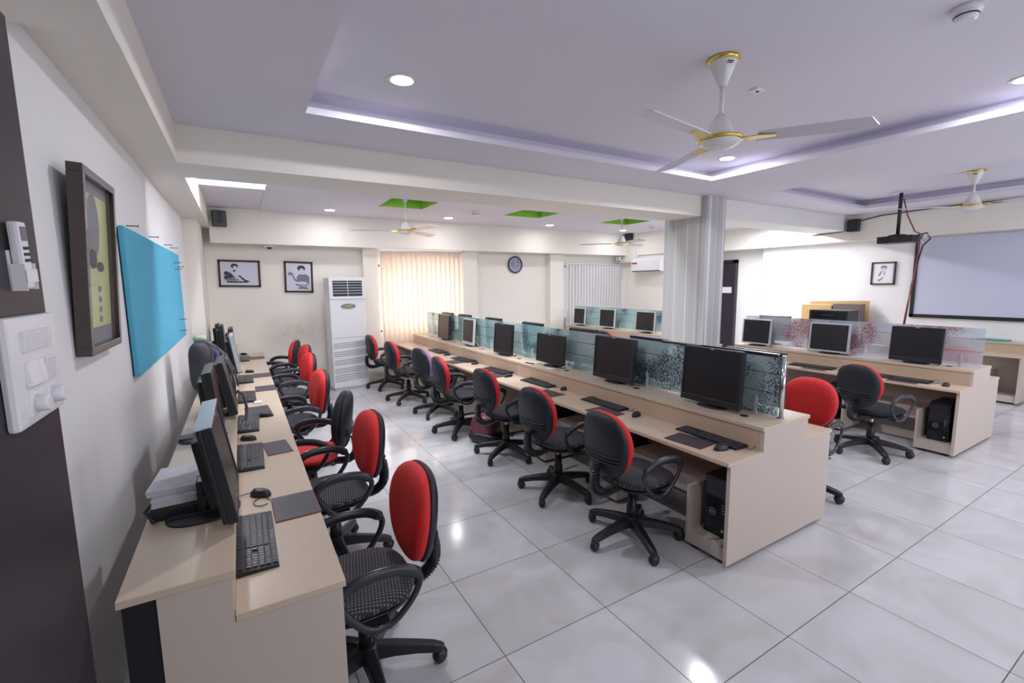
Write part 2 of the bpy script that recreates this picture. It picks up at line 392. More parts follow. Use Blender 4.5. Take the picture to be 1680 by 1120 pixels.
for i, w in enumerate((W1, W2)):
    fr = MB().m(WHITEP)
    fr.box(w[0], w[0] + .05, YB + .03, YB + .09, w[2], w[3]).box(w[1] - .05, w[1], YB + .03, YB + .09, w[2], w[3])
    fr.box(w[0], w[1], YB + .03, YB + .09, w[2], w[2] + .05).box(w[0], w[1], YB + .03, YB + .09, w[3] - .05, w[3])
    mx_ = (w[0] + w[1]) / 2; fr.box(mx_ - .03, mx_ + .03, YB + .03, YB + .09, w[2], w[3])
    o = struct('window_%d' % (i + 1), fr)
    MB().m(PANE).box(w[0] + .05, w[1] - .05, YB + .055, YB + .061, w[2] + .05, w[3] - .05).build('pane', o)
for i, (x0, x1) in enumerate(((1.0, 4.2), (5.6, 8.8))):  # windows added in the unseen front wall for soft fill
    fr = MB().m(WHITEP)
    for xx in (x0, (x0 + x1) / 2 - .03, x1 - .06): fr.box(xx, xx + .06, YF - .1, YF - .04, .9, 2.3)
    fr.box(x0, x1, YF - .1, YF - .04, .9, .96).box(x0, x1, YF - .1, YF - .04, 2.24, 2.3)
    struct('window_%d' % (i + 3), fr)
# pilasters
struct('trim_1', MB().m(WALL).box(XL, -.42, 7.4, YB, 0, 2.69))
struct('trim_2', MB().m(WALL).box(1.95, 2.22, 8.5, YB, 0, 2.45))
struct('trim_3', MB().m(WALL).box(3.90, 4.24, 8.5, YB, 0, 2.45))
struct('trim_4', MB().m(WALL).box(6.08, 6.46, 8.5, YB, 0, 2.45))
# beams
struct('ceiling_beam_left', MB().m(WALL).box(XL, -.318, YF, YB, 2.683, 3.3))
struct('ceiling_beam_left_step', MB().m(WALL).box(XL, -.300, YF, 2.155, 2.626, 2.683))
struct('ceiling_beam_cross', MB().m(WALL).box(-.318, 5.60, 4.22, 4.76, 2.69, 3.3))
struct('ceiling_beam_cross_right', MB().m(WALLR).box(5.98, 9.72, 4.22, 4.76, 2.69, 3.3))
struct('ceiling_beam_back', MB().m(WALL).box(-.318, 8.2, 8.3, YB, 2.45, 3.3))
struct('ceiling_beam_corner', MB().m(WALL).box(8.2, 8.32, 8.0, YB, 2.28, 3.3).box(8.27, 8.33, 6.2, 8.0, 2.44, 3.3))
struct('ceiling_beam_right', MB().m(WALL).box(9.72, XR + .3, YF, YB, 2.50, 3.3))
struct('column', MB().m(COLM).box(5.58, 5.98, 4.12, 4.85, 0, 2.97))
# suspended ceiling with two tray recesses
def slabs(mb, x0, x1, y0, y1, holes, z0, z1):
    ys = sorted({y0, y1, *[h[2] for h in holes], *[h[3] for h in holes]})
    for a, c in zip(ys, ys[1:]):
        xs = x0
        for h in sorted(h for h in holes if h[2] <= a and h[3] >= c):
            mb.box(xs, h[0], a, c, z0, z1); xs = h[1]
        mb.box(xs, x1, a, c, z0, z1)
TR1 = (.479, 4.86, -1.6, 3.545); TR2 = (6.19, 8.98, -1.2, 3.66)
mb = MB().m(CEIL); slabs(mb, -.318, 9.72, YF, 4.22, [TR1, TR2], ZC, ZC + .045)
struct('ceiling', mb)
for i, t in enumerate((TR1, TR2)):
    e = .16
    struct('ceiling_tray_%d' % (i + 1), MB().m(CEIL).box(t[0] - e, t[1] + e, t[2] - e, t[3] + e, ZT, ZT + .04)
        .box(t[0] - e - .02, t[0] - e, t[2] - e, t[3] + e, ZC + .045, ZT).box(t[1] + e, t[1] + e + .02, t[2] - e, t[3] + e, ZC + .045, ZT)
        .box(t[0] - e, t[1] + e, t[3] + e, t[3] + e + .02, ZC + .045, ZT).box(t[0] - e, t[1] + e, t[2] - e - .02, t[2] - e, ZC + .045, ZT))
    o = MB().m(LEDV).box(t[0] + .1, t[1] - .1, t[3] + .09, t[3] + .105, ZC + .047, ZC + .06).box(t[0] - .105, t[0] - .09, t[2], t[3], ZC + .047, ZC + .06).box(t[1] + .09, t[1] + .105, t[2], t[3], ZC + .047, ZC + .06).build('cove_led_strip')
    tag(o, ['violet cove light strip around the large ceiling tray above the centre desks', 'violet cove light strip around the ceiling tray by the projector'][i], 'light strip')
# rear ceiling with green square recesses
GR = [(1.88, 2.56, 6.32, 7.02), (4.00, 4.75, 6.35, 7.0), (6.18, 6.9, 6.32, 7.0)]
mb = MB().m(CEIL); slabs(mb, .36, 8.32, 4.76, 8.3, GR, ZC, ZC + .045); mb.box(8.32, 9.75, 4.76, YB, ZC, ZC + .045)
struct('ceiling_rear', mb)
mb = MB().m(CEIL).box(-.318, .36, 4.76, 8.3, 3.10, 3.14).box(.36, .38, 4.76, 8.3, ZC + .045, 3.10); struct('ceiling_rear_recess', mb)
struct('ceiling_rear_step', MB().m(CEIL).box(-.318, .359, 6.55, 8.3, 2.97, 3.09))
mb = MB().m(GREEN)
for g in GR:
    mb.box(g[0] - .02, g[1] + .02, g[2] - .02, g[3] + .02, 3.13, 3.15)
    mb.box(g[0] - .02, g[0] + .001, g[2], g[3], ZC + .002, 3.13).box(g[1] - .001, g[1] + .02, g[2], g[3], ZC + .002, 3.13).box(g[0], g[1], g[2] - .02, g[2] + .001, ZC + .002, 3.13).box(g[0], g[1], g[3] - .001, g[3] + .02, ZC + .002, 3.13)
struct('ceiling_green_recesses', mb)
struct('baseboard_back', MB().m(WHITEP).box(XL, 8.3, YB - .012, YB, 0, .09))
# dark panelled wall end with the switches
struct('wall_panel_dark', MB().m(DARKP).box(XL, -.45, YF, 1.69, 0, 2.453))
# door at the far right
d = thing('door_1', 'dark door in the far right corner', 'door'); d['kind'] = 'structure'; del d['label']; del d['category']
MB().m(DARKDOOR).box(10.08, 10.16, 5.98 + .66, 7.5, 0, 2.25).build('door_leaf', d)
MB().m(DARKDOOR).box(10.05, 10.16, 6.60, 6.68, 0, 2.30).box(10.05, 10.16, 7.44, 7.54, 0, 2.30).box(10.05, 10.16, 6.6, 7.54, 2.22, 2.30).build('door_frame', d)
MB().m(PAPER).box(10.07, 10.079, 6.69, 6.98, 1.52, 1.66).build('notice_paper', d)

# ---------------------------------------------------------------- desks
def desk_module(name, label, xa, y0, y1, group, near_end=True, far_end=True, cub=None):
    """double sided bench desk: front edges at xa and xa+1.235, raised ledge in the middle"""
    t = thing(name, label, 'desk', (xa, y0, 0), 0, group)
    L_ = y1 - y0; W = 1.235
    for nm, a, c in (('worktop', 0, .36), ('worktop', W - .36, W)):
        o = MB().m(WOOD).box(a, c, 0, L_, .675, .70, .002).build(nm, t)
    MB().m(WOOD).box(.35, .905, 0, L_, .835, .86, .002).build('ledge_top', t)
    for x in (.36, W - .36 - .018): MB().m(EDGE).box(x, x + .018, .026, L_ - .026, .70, .835).build('ledge_riser', t)
    prof = [(.025, .03), (W - .025, .03), (W - .025, .675), (.88, .675), (.88, .835), (.36, .835), (.36, .675), (.025, .675)]
    if near_end: MB().m(WOODP).prism(prof, 0, .025).build('end_panel', t)
    if far_end: MB().m(WOODP).prism(prof, L_ - .025, L_).build('end_panel', t)
    MB().m(WOODP).box(W / 2 - .01, W / 2 + .01, .025, L_ - .025, .05, .675).build('centre_panel', t)
    cub = cub or []
    for sgn, base in ((1, 0), (-1, W)):
        X = lambda v: base + sgn * v
        for (a, c) in cub:
            q = MB().m(WOODP)
            def bx(xa_, xb_, *rest): q.box(min(X(xa_), X(xb_)), max(X(xa_), X(xb_)), *rest)
            bx(.06, .50, c - .02, c, .03, .43); bx(.06, .50, a, c - .02, .10, .118); bx(.06, .078, a, c - .02, .03, .10)
            if a > .1: bx(.06, .50, a - .02, a, .03, .43)
            q.m(BLK)
            bx(.08, .12, a + .03, a + .07, 0, .03); bx(.08, .12, c - .08, c - .04, 0, .03); bx(.40, .44, a + .03, a + .07, 0, .03)
            q.build('tower_cubby', t)
        for (a, c), (a2, c2) in zip(cub, cub[1:]):
            q = MB().m(WOODP); q.box(min(X(.20), X(.5)), max(X(.20), X(.5)), c, a2 - .02, .405, .43); q.box(min(X(.20), X(.218)), max(X(.20), X(.218)), c, a2 - .02, .30, .405); q.build('foot_shelf', t)
    q = MB().m(BLK)
    for y in (.08, L_ - .08):
        for x in (.2, W - .2, W / 2): q.box(x - .015, x + .015, y - .015, y + .015, 0, .03)
    q.build('foot', t)
    for yy in [v for v in (.55, 1.55, 2.55) if v < L_ - .1]:
        MB().m(BLK).cyl((.50, yy - .32, .86), .028, .003, 16).build('cable_grommet', t)
    return t
CA = 2.44; CB = 5.97
cubs = [(.025, .33), (1.02, 1.33), (2.02, 2.33), (2.70, 2.975)]
desk_module('bench_desk', 'double-sided beech bench desk of the centre row, nearest section with bare end panel', CA, 1.585, 4.55, 'centre row bench desks', cub=[(.025, .33), (1.02, 1.33), (2.02, 2.33)])
desk_module('bench_desk', 'double-sided beech bench desk of the centre row, middle section', CA, 4.552, 7.55, 'centre row bench desks', cub=[(.025, .33), (1.02, 1.33), (2.02, 2.33)])
desk_module('bench_desk', 'short beech bench desk of the centre row, far section at the blinds', CA, 7.552, 8.40, 'centre row bench desks', cub=[(.025, .33)])
desk_module('bench_desk', 'double-sided beech bench desk of the right row, section in front of the striped column', CB, 1.505, 4.11, 'right row bench desks', cub=[(.025, .33), (1.02, 1.33), (1.95, 2.25)])
desk_module('bench_desk', 'double-sided beech bench desk of the right row, section behind the striped column', CB, 4.91, 8.25, 'right row bench desks', cub=[(.025, .33), (1.02, 1.33), (2.02, 2.33)])

def single_desk(name, label, x_front, sgn, y0, y1, group, cub=None):
    """single sided desk; sgn=-1 means the ledge lies toward -x from the front edge"""
    t = thing(name, label, 'desk', (x_front, y0, 0), 0, group)
    L_ = y1 - y0
    def bx(q, a, c, *rest, **k): q.box(min(sgn * a, sgn * c), max(sgn * a, sgn * c), *rest, **k); return q
    bx(MB().m(WOOD), 0, .35, 0, L_, .675, .70, .002).build('worktop', t)
    bx(MB().m(WOOD), .34, .645, 0, L_, .835, .86, .002).build('ledge_top', t)
    bx(MB().m(EDGE), .35, .368, .030, L_ - .030, .70, .835).build('ledge_riser', t)
    prof = [(.012, .03), (.55, .03), (.55, .835), (.352, .835), (.352, .675), (.012, .675)]
    prof = [(sgn * a, c) for a, c in prof]
    MB().m(WOODP).prism(prof, .004, .029).build('end_panel', t)
    MB().m(WOODP).prism(prof, L_ - .029, L_ - .004).build('end_panel', t)
    bx(MB().m(WOODP), .52, .54, .029, L_ - .029, .05, .835).build('back_panel', t)
    if sgn < 0: bx(MB().m(BLK), .55, .635, .012, .030, .03, .835).build('gap_shade_strip', t)  # black strip standing in for the shaded gap between desk end and wall
    for (a, c) in (cub or []):
        q = MB().m(WOODP); bx(q, .05, .5, c - .02, c, .03, .43); bx(q, .05, .5, a, c - .02, .10, .118); bx(q, .05, .068, a, c - .02, .03, .10); q.build('tower_cubby', t)
    q = MB().m(BLK)
    for y in (.08, L_ - .08):
        for x in (.1, .45): bx(q, x, x + .03, y - .015, y + .015, 0, .03)
    q.build('foot', t)
    return t
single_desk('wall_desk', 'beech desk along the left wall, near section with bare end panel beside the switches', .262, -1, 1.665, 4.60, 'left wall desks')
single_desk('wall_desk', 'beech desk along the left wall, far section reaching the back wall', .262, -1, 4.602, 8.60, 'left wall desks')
single_desk('wall_desk', 'beech desk against the right wall below the whiteboard with an open tower cubby', 9.29, 1, 1.74, 3.62, None, cub=[(.029, .36)])

# ---------------------------------------------------------------- glass partitions
def glass_pane(x, y0, y1, label, group, post=None, clamps=(.12, .88), gm=None):
    t = thing('glass_partition', label, 'glass partition', (x, y0, .86), 0, group)
    L_ = y1 - y0
    MB().m(gm or GLASSM).box(-.004, .004, 0, L_, .012, .415).build('glass_sheet', t)
    for k in clamps:
        y = k * L_
        MB().m(SILV).box(-.010, .010, y - .012, y + .012, 0, .13, .003).build('clamp', t)
    if post is not None:
        MB().m(CHROME).cyl((0, post, 0), .014, .43, 16).build('end_post', t)
        MB().m(CHROME).cyl((0, post, 0), .026, .006, 16).build('post_foot', t)
    return t
cp = ['nearest etched glass screen on the centre row, beside the chrome end post', 'second etched glass screen from the near end of the centre row', 'third etched glass screen from the near end of the centre row', 'fourth etched glass screen from the near end of the centre row', 'farthest etched glass screen of the centre row, at the blinds']
ys = [1.66, 2.98, 4.50, 5.95, 7.30, 8.38]
for i in range(5): glass_pane(3.08, ys[i] + .004, ys[i + 1] - .004, cp[i], 'centre row glass screens', post=-.022 if i == 0 else None, gm=GLASSD if i == 0 else None)
MB_rail = MB().m(BLK).box(-.009, .009, .02, 1.0, .415, .43).m(CHROME).box(-.011, .011, .02, 1.0, .43, .436)
o = MB_rail.build('glass_edge_rail', None, (3.08, 1.66, .86)); tag(o, 'dark and chrome rail capping the nearest glass screen of the centre row', 'rail')
rp = ['nearest etched glass screen on the right row, with a tree print at its open end', 'etched glass screen on the right row just before the striped column', 'etched glass screen on the right row just behind the striped column', 'farthest etched glass screen on the right row']
for i, (a, c) in enumerate(((1.51, 2.95), (2.95, 4.11), (4.91, 6.6), (6.6, 8.24))): glass_pane(6.587, a + .004, c - .004, rp[i], 'right row glass screens', gm=GLASSR if i < 2 else None)

# ---------------------------------------------------------------- chairs
def star_base(mb, h=.085):
    mb.m(BLK).lathe([(.055, .10), (.060, .115), (.052, .155), (.034, .17)], n=20)
    for k in range(5):
        a = 2 * PI * k / 5; M_ = Matrix.Rotation(a, 4, 'Z')
        s0 = mb.n()
        pr = [(.03, .036, .100, .162), (.12, .031, .098, .150), (.22, .027, .086, .130), (.30, .025, .070, .110), (.335, .021, .064, .095), (.347, .012, .070, .088)]
        rings = []
        for (x, hw, zb, zt) in pr:
            rings.append([mb.bm.verts.new(M_ @ Vector(p)) for p in ((x, -hw, zb), (x, hw, zb), (x, hw * .82, zt - .006), (x, hw * .5, zt), (x, -hw * .5, zt), (x, -hw * .82, zt - .006))])
        fs = []
        for A, B in zip(rings, rings[1:]):
            for j in range(6): fs.append(mb.bm.faces.new((A[j], A[(j + 1) % 6], B[(j + 1) % 6], B[j])))
        fs += [mb.bm.faces.new(rings[0][::-1]), mb.bm.faces.new(rings[-1])]
        mb._fin(fs, False)
def caster_mb(a, r_=.325, tw=0.6):
    q = MB().m(BLK)
    c = Vector((r_ * math.cos(a), r_ * math.sin(a), 0)); ax = Matrix.Rotation(a + tw, 3, 'Z')
    q.cyl((c.x, c.y, .05), .008, .03, 10)
    for sy in (-1, 1):
        M_ = ax @ Matrix.Rotation(-sy * PI / 2, 3, 'X')
        q.lathe([(.033, 0), (.034, .008), (.030, .019), (.016, .026)], (c.x, c.y, 0.034), 16, M=M_)
    hood = ax @ Matrix.Rotation(-PI / 2, 3, 'X')
    q.lathe([(.037, -.008), (.037, .008)], (c.x, c.y, .040), 14, M=hood)
    return q
ARM = [(.140, .625), (.09, .650), (0, .658), (-.09, .646), (-.150, .612), (-.165, .570), (-.135, .505), (-.075, .440), (-.025, .418), (.02, .418), (.06, .440), (.11, .500), (.148, .565), (.155, .600)]
def smooth_loop(pts, k=3):
    out = []; n = len(pts)
    for i in range(n):
        p0, p1, p2, p3 = [Vector(pts[(i + d) % n]) for d in (-1, 0, 1, 2)]
        for j in range(k):
            t = j / k
            out.append(.5 * ((2 * p1) + (p2 - p0) * t + (2 * p0 - 5 * p1 + 4 * p2 - p3) * t * t + (3 * p1 - p0 - 3 * p2 + p3) * t ** 3))
    return out
MESHC = {}
def chair_mesh(key, fn):
    if key not in MESHC:
        o = fn(); me = o.data; COL.objects.unlink(o) if False else bpy.data.objects.remove(o, do_unlink=True); MESHC[key] = me
    return MESHC[key]
def part(name, key, fn, parent, loc=(0, 0, 0), rot=(0, 0, 0)):
    me = chair_mesh(key, fn)
    o = bpy.data.objects.new(name, me); COL.objects.link(o); o.parent = parent; o.location = loc; o.rotation_euler = rot
    return o
def build_chair(label, loc, yaw, front, seat='woven', group=None, base_rot=0.0, arms=True, back_yaw=0.0):
    """swivel typist chair; faces local +x"""
    t = thing('swivel_chair', label, 'chair', loc, R(yaw), group)
    FM = {'red': REDF, 'black': BLKF, 'lilac': LILF}
    SM = {'woven': SEATF, 'red': REDF, 'black': BLKF}
    def f_seat():
        q = MB().m(SM[seat]).pillow(.47, .45, .035, .045, e=2.9, n=40, m=7)
        # pillow lies in YZ with thickness X -> rotate so thickness is Z
        q.xf(Matrix(((0, 0, 1, 0), (0, 1, 0, 0), (1, 0, 0, 0), (0, 0, 0, 1))))
        return q.build('seat')
    part('seat', 'seat' + seat, f_seat, t, (.02, 0, .475))
    def f_pan():
        q = MB().m(BLK).pillow(.43, .41, .008, .03, e=3.2, n=32, m=5)
        q.xf(Matrix(((0, 0, 1, 0), (0, 1, 0, 0), (1, 0, 0, 0), (0, 0, 0, 1))))
        q.box(-.09, .09, -.06, .06, -.055, -.02, .005); q.tube([(0, .05, -.04), (0.02, .22, -.045), (.02, .27, -.05)], .007, 8)
        return q.build('seat_pan')
    part('seat_pan', 'pan', f_pan, t, (.02, 0, .435))
    piv = thing('x', '', '') if False else None
    tilt = R(7)
    def f_cush():
        q = MB().m(FM[front]).pillow(.435, .435, .062, .036, e=2.5, n=44, m=9, taper=.17, bend=.55)
        # central channel pleats
        return q.build('backrest_cushion')
    part('backrest_cushion', 'cush' + front, f_cush, t, (-.246, 0, .738), (0, -tilt, back_yaw))
    def f_shell():
        q = MB().m(SHELL).pillow(.422, .445, .020, .046, e=2.6, n=44, m=9, taper=.12, bend=.55)
        for k, zz in enumerate((-.055, -.078, -.101)):
            pts = []
            for i in range(15):
                yy = -.165 + .33 * i / 14
                rr = (yy / .2125) ** 2 + (zz / .2225) ** 2
                z2 = zz + .22 * yy * yy * 4 * .35
                pts.append((.55 * yy * yy - .048 * max(.0, 1 - (max(abs(yy) / .205, abs(z2) / .2225)) ** 5) ** .5 - .001, yy, z2))
            q.tube(pts, .0075, 6)
        return q.build('backrest_shell')
    part('backrest_shell', 'shell', f_shell, t, (-.268, 0, .733), (0, -tilt, back_yaw))
    def f_bel():
        q = MB().m(BLK)
        ctl = [Vector(p) for p in ((-.10, 0, .415), (-.20, 0, .398), (-.275, 0, .405), (-.325, 0, .45), (-.335, 0, .52), (-.322, 0, .60))]
        pts = []
        for i in range(len(ctl) - 1):
            p0, p1, p2, p3 = ctl[max(0, i - 1)], ctl[i], ctl[i + 1], ctl[min(len(ctl) - 1, i + 2)]
            for j in range(11):
                s_ = j / 11; pts.append(.5 * ((2 * p1) + (p2 - p0) * s_ + (2 * p0 - 5 * p1 + 4 * p2 - p3) * s_ ** 2 + (3 * p1 - p0 - 3 * p2 + p3) * s_ ** 3))
        q.tube(pts, [.034 if i % 2 else .026 for i in range(len(pts))], 12, up=Vector((0, 1, 0)), smooth=False)
        return q.build('bellows_stem')
    part('bellows_stem', 'bel', f_bel, t)
    if arms:
        for sy in (-1, 1):
            def f_arm(sy=sy):
                q = MB().m(ARMM)
                lp = [Vector((p.x, sy * (.262 + .012 * math.sin((p.y - .415) / .25 * PI / 2)), p.y)) for p in smooth_loop([(a, c) for a, c in ARM])]
                n_ = len(lp); q.tube(lp, [.026 if v.z > .60 else .016 for v in lp], 8, closed=True, up=Vector((0, 1, 0)), flat=.62)
                # flip so the wide face is horizontal: second bracket under the seat
                q.box(-.045, .055, min(sy * .17, sy * .268), max(sy * .17, sy * .268), .405, .422, .003)
                return q.build('armrest')
            part('armrest', 'arm%d' % sy, f_arm, t)
    part('gas_lift', 'gas', lambda: MB().m(CHROME).cyl((0, 0, .25), .014, .17, 14).m(BLK).lathe([(.038, .15), (.036, .24), (.030, .25), (.029, .33)], n=18).build('gas_lift'), t)
    def f_star():
        q = MB(); star_base(q); return q.build('star_base')
    sb = part('star_base', 'star', f_star, t, rot=(0, 0, R(base_rot)))
    for k in range(5):
        part('caster', 'cast%d' % k, lambda k=k: caster_mb(2 * PI * k / 5, tw=.4 + k * 1.3).build('caster'), t, rot=(0, 0, R(base_rot)))
    return t
GL = 'chairs at the left wall desks'; GM = 'chairs on the left side of the centre row'; GRR = 'chairs at the right row'
build_chair('red-backed swivel chair nearest the camera at the left wall desk', (.385, 1.97, 0), 181, 'red', group=GL, base_rot=162)
build_chair('red-backed swivel chair at the left wall desk, second from the camera', (.43, 3.00, 0), 184, 'red', group=GL, base_rot=20)
build_chair('swivel chair with black back and plain red seat at the left wall desk', (.40, 3.78, 0), 163, 'black', seat='red', group=GL, base_rot=50)
build_chair('red-backed swivel chair with plain black seat, just behind the red-seated one', (.38, 4.80, 0), 187, 'red', seat='black', group=GL, base_rot=10)
build_chair('red-backed swivel chair at the left wall desk, third from the back wall', (.44, 6.15, 0), 188, 'red', group=GL, base_rot=33)
build_chair('red-backed swivel chair at the left wall desk, second from the back wall', (.50, 7.05, 0), 186, 'red', group=GL, base_rot=5)
build_chair('red-backed swivel chair at the left wall desk, farthest, next to the back wall', (.44, 7.85, 0), 165, 'red', group=GL, base_rot=60)
build_chair('swivel chair beside the tall floor air conditioner, facing the centre row', (2.12, 7.88, 0), 1, 'red', seat='black', group=GM, base_rot=160)
build_chair('red-rimmed black swivel chair at the centre row, between the lilac one and the air conditioner', (2.15, 6.78, 0), 3, 'red', seat='black', group=GM, base_rot=150)
build_chair('swivel chair with lilac back cushion at the centre row', (2.27, 5.85, 0), 10, 'lilac', seat='black', group=GM, base_rot=213)
build_chair('red-rimmed black swivel chair right beside the lilac-cushioned one, on its near side', (2.21, 4.95, 0), -6, 'red', seat='black', group=GM, base_rot=165)
build_chair('red-rimmed black swivel chair at the centre row beside the maroon bag', (2.29, 3.99, 0), 2, 'red', seat='black', group=GM, base_rot=208)
build_chair('red-rimmed black swivel chair at the centre row, second from the near end', (2.25, 3.03, 0), 5, 'red', seat='woven', group=GM, base_rot=205)
build_chair('red-rimmed black swivel chair at the near end of the centre row', (2.25, 2.17, 0), -2, 'red', seat='woven', group=GM, base_rot=180)
build_chair('swivel chair showing its all-red back front, tucked behind the near end of the centre row', (3.93, 1.96, 0), 187, 'red', group=GRR, base_rot=100)
build_chair('black-shelled swivel chair with armrest at the near end of the right row', (5.52, 2.03, 0), -12, 'red', seat='black', group=GRR, base_rot=165)
build_chair('black-shelled swivel chair at the right row, partly behind the red one', (5.42, 2.95, 0), 0, 'red', seat='black', group=GRR, base_rot=10)
build_chair('black-shelled swivel chair behind the striped column, only its top above the glass', (5.72, 6.05, 0), 5, 'red', seat='black', group=GRR, base_rot=30)
build_chair('swivel chair on the far side of the right row, a sliver beyond the end panel', (7.43, 1.98, 0), 180, 'red', seat='black', group=GRR, base_rot=50)

# ---------------------------------------------------------------- monitors, keyboards, mice, pads
def monitor(label, loc, yaw, w=.47, h=.36, style='black', foot=0.0, tilt=4, group=None, chin=.045, lift=.05):
    """faces local +x; origin on the ledge"""
    t = thing('monitor', label, 'monitor', loc, R(yaw), group)
    bez = {'black': BLK, 'silver': SILV, 'slim': BLK, 'capped': BLK}[style]
    bw = .018; ch = chin
    Mt = Matrix.Translation((0.02, 0, lift + h / 2)) @ Matrix.Rotation(-R(tilt), 4, 'Y')
    q = MB().m(bez)
    q.box(-.022, .012, -w / 2, w / 2, -h / 2, -h / 2 + ch, .004).box(-.022, .012, -w / 2, w / 2, h / 2 - bw, h / 2, .004)
    q.box(-.022, .012, -w / 2, -w / 2 + bw, -h / 2 + ch - .004, h / 2 - bw + .004, .002).box(-.022, .012, w / 2 - bw, w / 2, -h / 2 + ch - .004, h / 2 - bw + .004, .002)
    if style == 'capped': q.m(SILV).box(-.045, .0125, -w / 2 + .002, w / 2 - .002, h / 2 - .001, h / 2 + .004, .001)
    q.xf(Mt).build('bezel', t)
    MB().m(SCREEN).box(-.02, .007, -w / 2 + bw - .001, w / 2 - bw + .001, -h / 2 + ch - .001, h / 2 - bw + .001).xf(Mt).build('screen', t)
    MB().m(BLK).box(-.040, -.021, -w / 2 + .004, w / 2 - .004, -h / 2 + .004, h / 2 - .004, .006).box(-.075, -.038, -w / 2 + .08, w / 2 - .08, -h / 2 + .05, h / 2 - .06, .012).xf(Mt).build('back_housing', t)
    MB().m(BLK).box(-.082, -.055, -.045, .045, .02, lift + h * .30, .006).build('stand_neck', t)
    MB().m(BLK).pillow(.24, .17 - foot, .016, .0, e=2.6, n=28, m=4).xf(Matrix(((0, 0, 1, -.02 + foot * .5), (0, 1, 0, 0), (1, 0, 0, .001), (0, 0, 0, 1)))).box(-.095 + foot, -.03, -.05, .05, .0, .022, .004).build('stand_base', t)
    MB().m(SILV).box(0, .0006, -.014, .014, -.003, .003).xf(Mt @ Matrix.Translation((.0122, 0, h / 2 - bw / 2 if style != 'silver' else -h / 2 + ch / 2))).build('badge', t)
    MB().m(BLK).tube([(-.07, .05, lift + .1), (-.095, .1, .06), (-.09, .15, .02), (-.05, .19, .006), (-.02, .20, .004)], .004, 6).build('cable', t)
    return t
GMM = 'monitors on the left side of the centre row'
monitor('large black monitor nearest the camera on the centre row', (2.965, 2.09, .86), 180, .485, .415, 'black', group=GMM, lift=.025)
monitor('black monitor second from the near end of the centre row', (2.965, 3.115, .86), 180, .515, .40, 'black', group=GMM, lift=.025)
monitor('slim black wide monitor third from the near end of the centre row', (2.965, 4.13, .86), 180, .50, .325, 'slim', group=GMM, chin=.02, lift=.035)
monitor('black monitor fourth from the near end of the centre row', (2.94, 5.15, .86), 182, .42, .39, 'black', group=GMM, lift=.02)
monitor('silver-edged monitor on the centre row, fifth from the near end', (2.965, 6.25, .86), 178, .42, .39, 'silver', group=GMM, lift=.02)
monitor('black monitor on the centre row, last one toward the blinds', (2.965, 7.22, .86), 178, .50, .40, 'black', group=GMM, lift=.02)
GMR = 'monitors on the far side of the centre row'
rl = [('first', 1.93, 'black'), ('second', 2.93, 'silver'), ('third', 3.87, 'black'), ('fourth', 4.88, 'black'), ('fifth', 5.93, 'black'), ('sixth', 6.94, 'black'), ('seventh', 7.66, 'black')]
for i, (nm, y, st) in enumerate(rl):
    monitor('%s monitor rear seen over the centre row glass, %s from the near end' % ('silver-topped' if st == 'silver' else 'black', nm), (3.21, y, .86), 0, .45, .395, st, group=GMR, lift=.035, tilt=2)
GM2 = 'monitors on the right row'
monitor('wide black monitor at the near end of the right row', (6.42, 2.01, .86), 180, .46, .385, 'black', group=GM2, lift=.02)
monitor('silver-framed monitor in the middle of the right row', (6.42, 2.88, .86), 180, .46, .365, 'silver', group=GM2, lift=.025, chin=.02)
monitor('silver-framed monitor on the right row beside the striped column', (6.42, 3.83, .86), 180, .42, .36, 'silver', group=GM2, lift=.025, chin=.02)
monitor('silver-framed monitor on the right row just left of the striped column', (6.42, 5.95, .86), 180, .46, .37, 'silver', group=GM2, lift=.03, chin=.02)
monitor('silver-framed monitor on the right row, middle of the three behind the column', (6.42, 6.97, .86), 180, .45, .37, 'silver', group=GM2, lift=.03, chin=.02)
monitor('silver-framed monitor on the right row, farthest, before the closed blinds', (6.42, 7.85, .86), 180, .38, .36, 'silver', group=GM2, lift=.03, chin=.02)
monitor('black monitor on the far side of the right row, its top above the glass', (6.80, 3.80, .86), 0, .45, .37, 'black', group=GM2, lift=.05)
GML = 'monitors on the left wall desks'
monitor('large monitor with grey top edge nearest the camera on the left wall desk', (-.125, 2.19, .86), 0, .50, .385, 'capped', group=GML, foot=-.09, tilt=9, lift=.03, chin=.03)
monitor('tall black monitor second along the left wall desk', (-.19, 3.32, .86), 0, .42, .40, 'black', group=GML, foot=-.09, tilt=5, lift=.035)
monitor('black monitor third along the left wall desk, before the backpack', (-.135, 3.88, .86), 0, .44, .38, 'black', group=GML, foot=-.09, tilt=10, lift=.03)
monitor('silver-faced monitor on the left wall desk just behind the backpack', (-.10, 5.75, .86), 0, .44, .39, 'silver', group=GML, foot=-.09, tilt=8, lift=.03)
monitor('black monitor on the left wall desk, third from the back wall', (-.13, 6.80, .86), 0, .40, .38, 'black', group=GML, tilt=3, lift=.03)
monitor('black monitor on the left wall desk, second from the back wall', (-.25, 7.40, .86), 0, .40, .38, 'black', group=GML, tilt=3, lift=.03)
monitor('narrow black monitor on the left wall desk in the back corner', (-.315, 7.98, .86), 0, .34, .36, 'black', group=GML, tilt=2, lift=.03)

